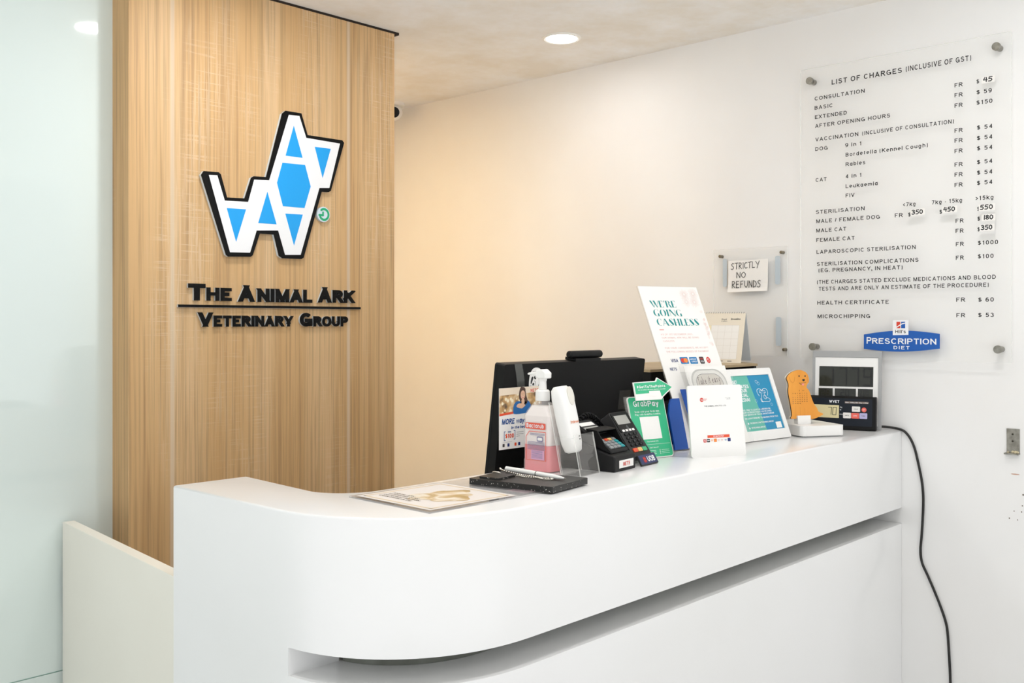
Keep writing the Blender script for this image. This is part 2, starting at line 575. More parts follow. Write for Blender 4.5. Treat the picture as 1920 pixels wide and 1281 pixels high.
# stroke alphabet for handwriting (unit height)
HAND = {
    '0': [[(.3, 0), (.08, .25), (.05, .65), (.25, 1), (.5, .8), (.52, .3), (.3, 0)]],
    '1': [[(.2, 0), (.25, 1)]],
    '3': [[(.05, .9), (.3, 1), (.5, .8), (.2, .55), (.5, .4), (.45, .1), (.2, 0), (.02, .1)]],
    '4': [[(.25, 1), (.05, .45), (.55, .45)], [(.45, .95), (.42, 0)]],
    '5': [[(.55, 1), (.15, .97), (.1, .58), (.4, .6), (.52, .3), (.35, .02), (.05, .05)]],
    '8': [[(.3, .52), (.08, .78), (.3, 1), (.5, .78), (.3, .52), (.05, .25), (.3, 0), (.55, .25), (.3, .52)]],
    'S': [[(.5, .9), (.3, 1), (.08, .8), (.2, .58), (.45, .4), (.4, .08), (.15, 0), (.0, .12)]],
    'T': [[(0, .97), (.6, 1)], [(.32, .98), (.28, 0)]],
    'R': [[(.08, 0), (.1, 1), (.4, .95), (.5, .75), (.35, .55), (.1, .5), (.55, 0)]],
    'I': [[(.12, 0), (.12, 1)]],
    'C': [[(.52, .85), (.35, 1), (.1, .75), (.08, .25), (.3, 0), (.55, .15)]],
    'L': [[(.1, 1), (.06, .02), (.5, .05)]],
    'Y': [[(0, 1), (.28, .5)], [(.6, 1.03), (.2, -.1)]],
    'N': [[(.05, 0), (.08, 1), (.5, .02), (.55, 1)]],
    'O': [[(.3, 0), (.05, .3), (.08, .75), (.35, 1), (.58, .7), (.52, .2), (.3, 0)]],
    'E': [[(.5, .98), (.1, 1), (.06, 0), (.5, .03)], [(.08, .52), (.42, .54)]],
    'F': [[(.5, 1), (.1, .97), (.06, 0)], [(.08, .52), (.42, .55)]],
    'U': [[(.05, 1), (.06, .3), (.28, 0), (.5, .3), (.55, 1)]],
    'D': [[(.06, 0), (.08, 1), (.4, .85), (.55, .5), (.4, .12), (.06, 0)]],
    'a': [[(.42, .5), (.2, .55), (.05, .25), (.2, 0), (.4, .3), (.42, .5), (.4, .1), (.52, 0)]],
    'k': [[(.1, 1.05), (.05, 0)], [(.4, .55), (.08, .25), (.45, 0)]],
    'e': [[(.05, .25), (.4, .35), (.25, .55), (.05, .3), (.2, 0), (.45, .1)]],
    'i': [[(.1, .5), (.08, 0)], [(.12, .72), (.13, .76)]],
    't': [[(.2, .95), (.14, .05), (.3, 0)], [(0, .6), (.4, .65)]],
    's': [[(.4, .5), (.15, .5), (.15, .32), (.38, .2), (.3, 0), (.05, .03)]],
    'y': [[(.05, .5), (.2, .1)], [(.45, .55), (.15, -.4), (0, -.35)]],
    '.': [[(.05, .0), (.08, .04)]],
}
HANDW = {'I': .3, '1': .4, 'i': .28, '.': .25, 't': .42, ' ': .45}

# high-contrast display capitals made of thick stems and hairlines (unit height)


def _cres(cx, cy, rx, ry, w, side):
    out, inn = [], []
    for i in range(17):
        a = rad(-90 + 180 * i / 16.0)
        out.append((cx + side * rx * math.cos(a), cy + ry * math.sin(a)))
        inn.append((cx + side * (rx - w) * math.cos(a), cy + ry * math.sin(a)))
    return out + inn[::-1]


def _r(x0, y0, x1, y1):
    return [(x0, y0), (x1, y0), (x1, y1), (x0, y1)]


DIDO = {
    'W': (1.25, [[(0, 1), (.27, 1), (.5, 0), (.42, 0)], [(.5, 0), (.53, 0), (.68, .75), (.64, .85)], [(.48, 1), (.75, 1), (.98, 0), (.88, 0)], [(.98, 0), (1.01, 0), (1.2, 1), (1.16, 1)]]),
    'E': (.72, [_r(.06, 0, .28, 1), _r(.32, .96, .64, 1), _r(.32, 0, .64, .04), _r(.32, .48, .5, .52), [(.56, .96), (.64, .72), (.64, .96)], [(.56, .04), (.64, .04), (.64, .28)]]),
    "'": (.25, [[(.05, 1), (.2, 1), (.12, .68)]]),
    'R': (.85, [_r(.06, 0, .28, 1), _cres(.36, .76, .34, .24, .19, 1), _r(.3, .97, .42, 1), _r(.3, .5, .42, .53), [(.42, .5), (.6, .5), (.86, 0), (.64, 0)]]),
    'G': (.92, [_cres(.45, .5, .42, .5, .22, -1), _r(.42, .97, .62, 1), _r(.42, 0, .6, .03), _r(.6, 0, .8, .42), [(.68, .97), (.76, .72), (.76, .97)]]),
    'O': (.95, [_cres(.43, .5, .4, .5, .22, -1), _cres(.5, .5, .4, .5, .22, 1)]),
    'I': (.42, [_r(.08, 0, .3, 1)]),
    'N': (.95, [_r(.1, 0, .14, .9), [(.02, 1), (.3, 1), (.86, 0), (.72, 0)], _r(.82, .1, .86, 1)]),
    'C': (.82, [_cres(.45, .5, .42, .5, .22, -1), _r(.42, .97, .6, 1), _r(.42, 0, .6, .03), [(.64, .97), (.74, .7), (.74, .97)]]),
    'A': (.95, [[(.02, 0), (.07, 0), (.42, .92), (.38, 1)], [(.36, 1), (.52, 1), (.9, 0), (.64, 0)], _r(.2, .28, .56, .32)]),
    'S': (.7, [[(.08, .86), (.2, 1), (.32, .8), (.62, .36), (.62, .14), (.5, 0), (.36, .2), (.08, .64)], _r(.28, .97, .56, 1), [(.5, .97), (.58, .74), (.58, .97)], _r(.12, 0, .42, .03), [(.08, .03), (.08, .3), (.16, .03)]]),
    'H': (.92, [_r(.06, 0, .28, 1), _r(.6, 0, .82, 1), _r(.3, .48, .58, .52)]),
    'L': (.66, [_r(.06, 0, .28, 1), _r(.32, 0, .6, .04), [(.5, .04), (.6, .04), (.6, .3)]]),
}


def rrect(x0, y0, x1, y1, r, n=5):
    pts = []
    for cx, cy, a0 in ((x1 - r, y0 + r, -90), (x1 - r, y1 - r, 0), (x0 + r, y1 - r, 90), (x0 + r, y0 + r, 180)):
        for i in range(n + 1):
            a = rad(a0 + 90.0 * i / n)
            pts.append((cx + r * math.cos(a), cy + r * math.sin(a)))
    return pts


def ell(cx, cy, rx, ry, n=28, a0=0, a1=360):
    full = (a1 - a0) >= 360
    k = n if full else n + 1
    return [(cx + rx * math.cos(rad(a0 + (a1 - a0) * i / n)), cy + ry * math.sin(rad(a0 + (a1 - a0) * i / n))) for i in range(k)]


class MB:
    """collects shapes; build() links them as ONE mesh object"""

    def __init__(s):
        s.v, s.f, s.m = [], [], []
        s.mats = []

    def mi(s, m):
        if m not in s.mats:
            s.mats.append(m)
        return s.mats.index(m)

    def add(s, vs, fs, m):
        o = len(s.v)
        s.v += [tuple(x) for x in vs]
        k = s.mi(m)
        for f in fs:
            s.f.append(tuple(i + o for i in f))
            s.m.append(k)
        return s

    def poly(s, pts, z, m):
        pts = ccw(pts)
        return s.add([(x, y, z) for x, y in pts], [tuple(range(len(pts)))], m)

    def prism(s, pts, z0, z1, m, ms=None):
        pts = ccw(pts)
        n = len(pts)
        vs = [(x, y, z0) for x, y in pts] + [(x, y, z1) for x, y in pts]
        s.add(vs, [tuple(range(n))[::-1], tuple(range(n, 2 * n))], m)
        s.add(vs, [(i, (i + 1) % n, n + (i + 1) % n, n + i) for i in range(n)], ms or m)
        return s

    def sideprism(s, pts, x0, x1, m):
        """polygon in (y, z) extruded along x"""
        pts = ccw(pts)
        n = len(pts)
        vs = [(x0, y, z) for y, z in pts] + [(x1, y, z) for y, z in pts]
        s.add(vs, [tuple(range(n))[::-1], tuple(range(n, 2 * n))] + [(i, (i + 1) % n, n + (i + 1) % n, n + i) for i in range(n)], m)
        return s

    def ringprism(s, outer, inner, z0, z1, m):
        """frame between two loops with the same number of points"""
        n = len(outer)
        vs = [(x, y, z0) for x, y in outer] + [(x, y, z0) for x, y in inner] + [(x, y, z1) for x, y in outer] + [(x, y, z1) for x, y in inner]
        fs = []
        for i in range(n):
            j = (i + 1) % n
            fs += [(2 * n + i, 2 * n + j, 3 * n + j, 3 * n + i), (j, i, n + i, n + j), (i, j, 2 * n + j, 2 * n + i), (n + j, n + i, 3 * n + i, 3 * n + j)]
        return s.add(vs, fs, m)

    def box(s, x0, x1, y0, y1, z0, z1, m):
        return s.prism([(x0, y0), (x1, y0), (x1, y1), (x0, y1)], z0, z1, m)

    def slab(s, q, t, m, me=None):
        """a quad of four points given a thickness along its normal (backwards)"""
        q = [Vector(p) for p in q]
        n = (q[1] - q[0]).cross(q[3] - q[0]).normalized() * t
        vs = [p for p in q] + [p - n for p in q]
        s.add(vs, [(0, 1, 2, 3), (7, 6, 5, 4)], m)
        return s.add(vs, [(0, 4, 5, 1), (1, 5, 6, 2), (2, 6, 7, 3), (3, 7, 4, 0)], me or m)

    def loft(s, rings, m, cap=True):
        n = len(rings[0])
        vs = [p for r in rings for p in r]
        fs = []
        for k in range(len(rings) - 1):
            for i in range(n):
                j = (i + 1) % n
                fs.append((k * n + i, k * n + j, (k + 1) * n + j, (k + 1) * n + i))
        if cap:
            fs += [tuple(range(n))[::-1], tuple((len(rings) - 1) * n + i for i in range(n))]
        return s.add(vs, fs, m)

    def lathe(s, prof, c, m, seg=28, axis='z'):
        rings = []
        for r, h in prof:
            ring = []
            for i in range(seg):
                a = 2 * math.pi * i / seg
                x, y = r * math.cos(a), r * math.sin(a)
                if axis == 'z':
                    p = (x, y, h)
                elif axis == 'x':
                    p = (h, x, y)
                else:
                    p = (y, h, x)
                ring.append((c[0] + p[0], c[1] + p[1], c[2] + p[2]))
            rings.append(ring)
        return s.loft(rings, m)

    def sphere(s, c, r, m, seg=12, rings=8, sc=(1, 1, 1)):
        rr = []
        for k in range(1, rings):
            a = math.pi * k / rings
            rr.append([(c[0] + sc[0] * r * math.sin(a) * math.cos(2 * math.pi * i / seg), c[1] + sc[1] * r * math.sin(a) * math.sin(2 * math.pi * i / seg), c[2] - sc[2] * r * math.cos(a)) for i in range(seg)])
        return s.loft(rr, m)

    def tube(s, path, r, m, seg=8, closed=False):
        P = [Vector(p) for p in path]
        rings = []
        up = Vector((0.13, 0.31, 0.94)).normalized()
        for i, p in enumerate(P):
            a = P[i - 1] if (i or closed) else P[i]
            b = P[(i + 1) % len(P)] if (i < len(P) - 1 or closed) else P[i]
            t = (b - a).normalized()
            n = t.cross(up)
            if n.length < 1e-4:
                n = t.cross(Vector((1, 0, 0)))
            n.normalize()
            bn = t.cross(n)
            rings.append([tuple(p + n * (r * math.cos(2 * math.pi * k / seg)) + bn * (r * math.sin(2 * math.pi * k / seg))) for k in range(seg)])
        if closed:
            rings.append(rings[0])
        return s.loft(rings, m, cap=not closed)

    def stroke(s, pts, w, z, m, closed=False):
        """flat ribbon with round joints"""
        pp = list(pts) + ([pts[0]] if closed else [])
        zb = z
        for i, ((x0, y0), (x1, y1)) in enumerate(zip(pp[:-1], pp[1:])):
            d = math.hypot(x1 - x0, y1 - y0)
            z = zb + 8e-6 * (i % 12)
            if d < 1e-7:
                continue
            nx, ny = -(y1 - y0) / d * w / 2, (x1 - x0) / d * w / 2
            s.poly([(x0 + nx, y0 + ny), (x0 - nx, y0 - ny), (x1 - nx, y1 - ny), (x1 + nx, y1 + ny)], z, m)
        for i, (x, y) in enumerate(pp):
            s.poly(ell(x, y, w / 2, w / 2, 8), zb + 1e-4 + 8e-6 * (i % 12), m)
        return s

    def hand(s, txt, x, y, h, w, z, m, width=None, slope=0.0):
        adv = 0.0
        items = []
        for ch in txt:
            for st in HAND.get(ch, []):
                items.append([(px + adv, py) for px, py in st])
            adv += HANDW.get(ch, .68)
        sx = (width / (adv - .1)) if width else h
        for st in items:
            s.stroke([(x + px * sx, y + py * h + slope * px * sx) for px, py in st], w, z, m)
        return s

    def dido(s, txt, x, y, h, z, m, width=None):
        adv = sum(DIDO[c][0] if c in DIDO else .4 for c in txt)
        sx = (width / adv) if width else h
        cx = 0.0
        for c in txt:
            if c in DIDO:
                for p in DIDO[c][1]:
                    s.poly([(x + (cx + px) * sx, y + py * h) for px, py in p], z, m)
                cx += DIDO[c][0]
            else:
                cx += .4
        return s

    def text(s, txt, x, y, cap, z, m, width=None, bold=0.0, shear=0.0, spacing=1.0, align='l', z1=None, rot=0.0, res=3):
        vs, fs, a, b = text_geo(txt, bold, shear, spacing, z1 is not None, res)
        if not vs:
            return s
        k = cap / CAPH
        kx = (width / max(b - a, 1e-6)) if width else k
        w = (b - a) * kx
        ox = {'l': x, 'c': x - w / 2, 'r': x - w}[align]
        out = []
        for vx, vy, vz in vs:
            X = (vx - a) * kx
            Y = vy * k
            zz = z + vz if z1 is None else (z + (vz + 0.5) * (z1 - z))
            if rot:
                X, Y = X * math.cos(rot) - Y * math.sin(rot), X * math.sin(rot) + Y * math.cos(rot)
            out.append((ox + X, y + Y, zz))
        return s.add(out, fs, m)

    def build(s, name, parent=None, bevel=0.0, seg=2, smooth=False, angle=35):
        me = bpy.data.meshes.new(name)
        me.from_pydata(s.v, [], s.f)
        for m in s.mats:
            me.materials.append(m)
        for p, k in zip(me.polygons, s.m):
            p.material_index = k
        if smooth:
            for p in me.polygons:
                p.use_smooth = True
            me.set_sharp_from_angle(angle=rad(angle))
        me.update()
        o = bpy.data.objects.new(name, me)
        COL.objects.link(o)
        if parent:
            o.parent = parent
        if bevel:
            b = o.modifiers.new('bevel', 'BEVEL')
            b.width = bevel
            b.segments = seg
            b.limit_method = 'ANGLE'
            b.angle_limit = rad(40)
        return o


def tag(o, label, cat, group=None, kind=None):
    o['label'] = label
    o['category'] = cat
    if group:
        o['group'] = group
    if kind:
        o['kind'] = kind
    return o


def struct(o):
    o['kind'] = 'structure'
    return o


def panel(name, x, y, z, yaw, tilt, label, cat, group=None):
    """root whose local x runs along the panel, y up it and z out towards the viewer"""
    ya, t = rad(yaw), rad(tilt)
    u = Vector((math.cos(ya), math.sin(ya), 0))
    b = Vector((-math.sin(ya), math.cos(ya), 0))
    v = b * math.sin(t) + Vector((0, 0, math.cos(t)))
    n = u.cross(v)
    o = bpy.data.objects.new(name, None)
    o.empty_display_size = 0.02
    COL.objects.link(o)
    m = Matrix((u, v, n)).transposed().to_4x4()
    m.translation = Vector((x, y, z))
    o.matrix_world = m
    return tag(o, label, cat, group)


def upright(name, x, y, z, yaw, label, cat, group=None):
    o = bpy.data.objects.new(name, None)
    o.empty_display_size = 0.02
    COL.objects.link(o)
    o.location = (x, y, z)
    o.rotation_euler = (0, 0, rad(yaw))
    return tag(o, label, cat, group)


# ================================================================== the setting
WOOD_L, WOOD_R, WOOD_Y, GLASS_Y = -1.707, -0.797, 1.36, 1.453

struct(MB().box(-4.4, 0.2, -2.9, 2.6, -0.06, 0.0, M_FLOOR).build('floor'))
struct(MB().box(-4.4, 0.2, -2.9, 2.6, CEIL, CEIL + 0.1, M_CEIL).build('ceiling'))
wr = struct(MB().box(0.0, 0.12, -2.9, 2.6, 0.0, CEIL, M_WALL).build('wall_right'))
struct(MB().box(-1.75, 0.0, 2.42, 2.54, 0.0, CEIL, M_WALL).build('wall_back'))
struct(MB().box(-1.80, WOOD_L, GLASS_Y + 0.05, 2.42, 0.0, CEIL, M_WALL).build('wall_passage'))
wf = struct(MB().box(WOOD_L, WOOD_R, WOOD_Y, GLASS_Y + 0.06, 0.0, CEIL - 0.008, M_WOOD).build('wall_front', bevel=0.0015, seg=1))
struct(MB().box(WOOD_L, WOOD_R + 0.02, WOOD_Y + 0.001, GLASS_Y + 0.05, CEIL - 0.008, CEIL, M_DARK).build('gap_shade_strip'))  # dark strip standing in for the shade in the gap under the ceiling
gw = MB()
gw.box(-4.4, WOOD_L, GLASS_Y, GLASS_Y + 0.012, 0.511, CEIL, M_GLASS)
gw.box(-4.4, WOOD_L, GLASS_Y, GLASS_Y + 0.012, 0.0, 0.508, M_GLASS)
gw.box(-4.4, WOOD_L, GLASS_Y + 0.004, GLASS_Y + 0.05, 0.0, CEIL, M_GLASSEDGE)
struct(gw.build('wall_left'))

# scuffs and drill marks below the old bracket on the right wall
st = MB()
M_SCUFF = mat('scuff', '6B6155', 0.8)
M_RUST = mat('rust_smear', 'C9A08C', 0.8)
for yy, zz, r in ((-0.332, .948, .0022), (-0.330, .918, .0016), (-0.309, .901, .0014), (-0.328, .901, .0016), (-0.297, .88, .0018), (-0.318, .878, .0014)):
    st.add([(-0.0006, yy + r * math.cos(a * .785), zz + r * 1.2 * math.sin(a * .785)) for a in range(8)], [tuple(range(8))], M_SCUFF)
st.add([(-0.0006, -0.312 + .012 * math.cos(a * .785), 1.002 + .0016 * math.sin(a * .785)) for a in range(8)], [tuple(range(8))], M_RUST)
st.build('stain', wr)


# ------------------------------------------------------------------ ceiling lights
M_TRIM = mat('lamp_trim', 'F4F2EC', 0.35)
M_LAMP_A = mat('lamp_diffuser', 'FFFFFF', 0.5, emit=P_LAMP * 0.45, ecol=LAMP_SOFT)
M_LAMP_C = mat('lamp_diffuser_bright', 'FFFFFF', 0.5, emit=P_LAMP * 1.65, ecol=LAMP_SOFT)
M_LAMP_B = mat('lamp_diffuser_warm', 'FFFFFF', 0.5, emit=P_LAMP * 4.7, ecol=LAMP_WARM)


def downlight(x, y, label, m):
    t = upright('ceiling_downlight', x, y, CEIL, 0, label, 'ceiling light', 'recessed ceiling downlights')
    b = MB()
    prof = [(.052, -.0015), (.053, -.004), (.060, -.0055), (.0655, -.003), (.066, .0)]
    rings = [[(r * math.cos(2 * math.pi * i / 48), r * math.sin(2 * math.pi * i / 48), h) for i in range(48)] for r, h in prof]
    b.loft(rings, M_TRIM, cap=False)
    b.build('trim_ring', t, smooth=True)
    MB().lathe([(.0525, -.0026), (.0525, -.0010)], (0, 0, 0), m, 48).build('diffuser', t)
    return t


downlight(-0.363, 1.007, 'round white recessed downlight glowing in the ceiling above the beige wall', M_LAMP_A)
downlight(-1.50, 0.874, 'recessed downlight over the counter seen only as a glow in the pale glass wall', M_LAMP_C)
downlight(-1.15, 1.92, 'warm recessed downlight hidden behind the wood panelled wall', M_LAMP_B)
downlight(-0.80, -0.45, 'added fill downlight, unseen, in front of the counter near the price list wall', M_LAMP_C)  # unseen lamp added to brighten the counter top and right wall
downlight(-2.15, -0.30, 'added fill downlight, unseen, over the visitor side of the rounded counter end', M_LAMP_C)  # also added out of view, lifts the counter end and glass
downlight(-1.55, -2.0, 'added fill downlight, unseen, over the waiting area, farther from the counter', M_LAMP_C)  # added lamp out of view, its floor bounce fills the ceiling
downlight(-3.6, -1.75, 'added fill downlight, unseen, over the waiting area, at the open side', M_LAMP_C)  # another unseen lamp added for light on floor and ceiling

# ------------------------------------------------------------------ security camera in the back corner
cc = upright('security_camera', -0.105, 2.19, CEIL, 0, 'small white dome security camera with black lens under the ceiling corner', 'camera')
MB().lathe([(.045, 0), (.045, -.012), (.040, -.016)], (0, 0, 0), M_WHITE, 32).build('base', cc, smooth=True)
MB().sphere((0, 0, -.040), .036, M_WHITE, 24, 14).build('dome', cc, smooth=True, angle=80)
dv = Vector((-2.83, -3.385, -0.93)).normalized()
lc = Vector((0, 0, -.040)) + dv * .026
le = MB()
R3 = Vector((0, 0, 1)).rotation_difference(dv).to_matrix()
le.loft([[tuple(lc + R3 @ Vector((r * math.cos(2 * math.pi * i / 24), r * math.sin(2 * math.pi * i / 24), h))) for i in range(24)] for r, h in ((.023, 0), (.023, .012), (.016, .0135), (.006, .012))], M_BLACKG)
le.build('lens', cc, smooth=True)


# ================================================================== the counter
def sup(cx, cy, a, b, n, e, a0=0.0, a1=90.0):
    pts = []
    for i in range(n + 1):
        t = rad(a0 + (a1 - a0) * i / n)
        c, s_ = math.cos(t), math.sin(t)
        pts.append((cx - a * abs(c) ** (2 / e), cy - b * abs(s_) ** (2 / e)))
    return pts


def counter_outline(ins=0.0):
    p = [(-1.972, .620)]
    p += sup(-1.66, .27, .315, .298, 28, 2.18)
    p += [(-1.2, -.0205), (-.6, -.010), (-.001, 0.0), (-.001, .300)]
    p += sup(-1.735, .372, .091, .085, 12, 2.0)[::-1]
    p += [(-1.811, .620)]
    if ins:
        n = len(p)
        q = []
        for i in range(n):
            a, b, c = Vector(p[i - 1]), Vector(p[i]), Vector(p[(i + 1) % n])
            e1, e2 = (b - a).normalized(), (c - b).normalized()
            n1, n2 = Vector((-e1.y, e1.x)), Vector((-e2.y, e2.x))
            nn = (n1 + n2)
            nn = nn / max(nn.dot(n1), .3)
            q.append(tuple(b + nn * ins))
        p = q
    return p


ct = upright('reception_counter', -1.0, 0.14, 0, 0, 'glossy white J-shaped reception counter with rounded corner and shadow groove', 'counter')
OFF = Vector((-1.0, 0.14, 0))


def cshift(pts):
    return [(x - OFF.x, y - OFF.y) for x, y in pts]


def ring(z, ins=0.0):
    return [(x, y, z) for x, y in cshift(counter_outline(ins))]


up = MB()
up.loft([ring(.872), ring(TOP - .0045), ring(TOP - .0022, .0006), ring(TOP - .0006, .0022), ring(TOP, .0048)], M_COUNTER)
up.build('upper_body', ct, smooth=True, angle=60)
lo = MB()
lo.loft([ring(0.0), ring(.825)], M_COUNTER)
lo.build('lower_body', ct, smooth=True, angle=60)
arc_pts = [q for q in counter_outline()[1:30] if q[1] > .229] + [(-1.9743, .228)]
inner_pts = sup(-1.735, .372, .091, .085, 12, 2.0)[::-1]
leg_out = [(-1.972, .620)] + arc_pts + [(-1.870, arc_pts[-1][1]), (-1.800, .36)]
MB().prism(cshift(leg_out + [q for q in inner_pts if q[1] > .33] + [(-1.811, .620)]), .825, .872, M_COUNTER).build('leg_infill', ct)
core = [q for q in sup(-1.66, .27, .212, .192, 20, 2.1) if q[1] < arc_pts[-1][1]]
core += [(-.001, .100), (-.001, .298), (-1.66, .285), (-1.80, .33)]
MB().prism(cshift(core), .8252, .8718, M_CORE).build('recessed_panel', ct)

# swing gate between the counter leg and the glass wall
gt = panel('swing_gate', -1.907, .632, 0.03, 83.75, 0, 'low off-white swing gate panel between the counter end and the pale glass wall', 'gate')
MB().box(0, .806, 0, .87, -.028, 0, M_GATE).build('gate_panel', gt, bevel=.002)
for h0 in (.12, .66):
    MB().lathe([(.007, h0), (.007, h0 + .08)], (.812, 0, -.014), M_STEEL, 12, 'y').build('hinge', gt, smooth=True)

# staff work desk behind the ledge
dk = upright('work_desk', -0.85, .60, 0, 0, 'white staff desk behind the raised counter ledge', 'desk')
MB().box(-.85, .84, -.296, .22, .72, .75, M_WHITE).build('desktop', dk)
MB().box(-.84, -.81, -.29, .20, 0, .72, M_WHITE).build('leg', dk)
MB().box(.80, .828, -.29, .20, 0, .72, M_WHITE).build('leg', dk)


# ================================================================== signs on the wood wall
SIGN_B = 1.3595
lg = panel('logo_sign', 0, SIGN_B, 1.6, 0, 0, 'raised dog shaped logo sign in black, white and blue on the wood wall', 'sign')
L_BLACK = [(-1.2282, 2.0480), (-1.1716, 2.0487), (-1.1492, 1.9862), (-1.0194, 1.9875), (-1.0122, 1.9802), (-1.0631, 1.8249), (-1.0715, 1.8201), (-1.0975, 1.8188), (-1.1635, 1.6131), (-1.1716, 1.6087), (-1.2392, 1.6078), (-1.2509, 1.6145), (-1.2683, 1.6761), (-1.3160, 1.6763), (-1.3397, 1.6118), (-1.3459, 1.6071), (-1.4188, 1.6041), (-1.4259, 1.6085), (-1.5033, 1.8275), (-1.4959, 1.8387), (-1.4496, 1.8407), (-1.4424, 1.8351), (-1.4229, 1.7719), (-1.3662, 1.7743), (-1.3447, 1.8359), (-1.3366, 1.8411), (-1.2946, 1.8433), (-1.2398, 2.0378)]
L_WHITE = [(-1.2169, 2.0373), (-1.1796, 2.0396), (-1.1547, 1.9769), (-1.0288, 1.9757), (-1.0694, 1.8331), (-1.1066, 1.8295), (-1.1750, 1.6210), (-1.2301, 1.6183), (-1.2541, 1.6892), (-1.3273, 1.6842), (-1.3490, 1.6189), (-1.4140, 1.6166), (-1.4804, 1.8295), (-1.4542, 1.8313), (-1.4307, 1.7621), (-1.3552, 1.7650), (-1.3353, 1.8315), (-1.2850, 1.8345)]
L_BLUE = [[(-1.1997, 2.0073), (-1.1683, 1.9145), (-1.2288, 1.9139)], [(-1.1239, 1.9536), (-1.0645, 1.9548), (-1.0948, 1.8611)], [(-1.2398, 1.8915), (-1.1594, 1.8940), (-1.1390, 1.8308), (-1.1615, 1.7634), (-1.2379, 1.7625), (-1.2586, 1.8301)], [(-1.4247, 1.7414), (-1.3625, 1.7428), (-1.3948, 1.6476)], [(-1.2914, 1.8004), (-1.2600, 1.7070), (-1.3223, 1.7064)], [(-1.2295, 1.7410), (-1.1676, 1.7431), (-1.1991, 1.6479)]]


def dz(pts, z=1.6):
    return [(x, y - z) for x, y in pts]


M_ACRS = mat('acrylic_spacer', 'D6E4EE', 0.12, coat=0.5)
MB().prism(dz(L_BLACK), 0, .0092, M_ACRS).build('acrylic_backing', lg)
MB().prism(dz(L_BLACK), .0092, .0120, M_BLACKG).build('black_outline', lg)
MB().prism(dz(L_WHITE), .0120, .0127, M_SIGNW).build('white_face', lg)
for b_ in L_BLUE:
    MB().prism(dz(b_), .0127, .0132, M_BLUE).build('blue_panel', lg)

ls = panel('wall_lettering', 0, SIGN_B, 1.4, 0, 0, 'raised black letters naming the veterinary group on the wood wall', 'sign lettering')
M_LETB = mat('letter_black', '060606', 0.4, spec=0.2)
M_LETS = mat('letter_spacer', 'C9D2D8', 0.15, coat=0.4)


def letters(word, x, base, cap, width):
    """one raised letter after another, fitted to a width"""
    vs, fs, a, b = text_geo(word, .031, 0, .98)
    k = width / (b - a)
    x0 = a
    for i, ch in enumerate(word):
        pv, pf, pa, pb = text_geo(word[:i + 1], .031, 0, .98)
        cv, cf, ca, cb = text_geo(ch, .031, 0, .98)
        right = x + (pb - x0) * k
        w = (cb - ca) * k
        o = MB()
        o.text(ch, right - w, base - 1.4, cap, .0065, M_LETB, width=w, bold=.031, spacing=.98, z1=.0090)
        lt = o.build('letter', ls)
        e = MB()
        e.text(ch, right - w, base - 1.4, cap, 0, M_LETS, width=w, bold=.031, spacing=.98, z1=.0065)
        e.build('letter_spacer', lt)


for wd, x, base, cap, w in (('T', -1.5406, 1.4777, 0.0469, 0.0524), ('HE', -1.4848, 1.4777, 0.0373, 0.0787), ('A', -1.3860, 1.4765, 0.0479, 0.0560), ('NIMAL', -1.3255, 1.4767, 0.0398, 0.1957), ('A', -1.1090, 1.4780, 0.0479, 0.0525), ('RK', -1.0533, 1.4783, 0.0398, 0.0885),
                            ('V', -1.5123, 1.4047, 0.0403, 0.0484), ('ETERINARY', -1.4626, 1.4047, 0.0318, 0.2658), ('G', -1.1748, 1.4045, 0.0418, 0.0454), ('ROUP', -1.1254, 1.4045, 0.0318, 0.1311)):
    letters(wd, x, base, cap, w)
bar = MB().box(-1.5700, -0.9448, 0.0591, 0.0661, .0065, .009, M_LETB).build('rule_bar', ls)
MB().box(-1.5700, -0.9448, 0.0586, 0.0661, 0, .0065, M_LETS).build('rule_spacer', bar)

gs = panel('round_sticker', -1.0892, SIGN_B, 1.7500, 0, 0, 'small round green and white sticker beside the dog logo', 'sticker')
MB().prism(ell(0, 0, .0235, .0235, 32), 0, .0100, M_ACRS).build('disc', gs)
M_GREEN = mat('print_green', '19A974', 0.4)
g_ = MB()
arc = ell(.0015, 0, .0165, .0165, 24, -150, 130)
g_.stroke(arc, .0070, .0105, M_GREEN)
g_.stroke([(-.0165, -.003), (-.002, -.003)], .0065, .0106, M_GREEN)
g_.stroke([(-.0025, -.003), (-.0025, .006)], .0065, .0107, M_GREEN)
g_.build('green_mark', gs)

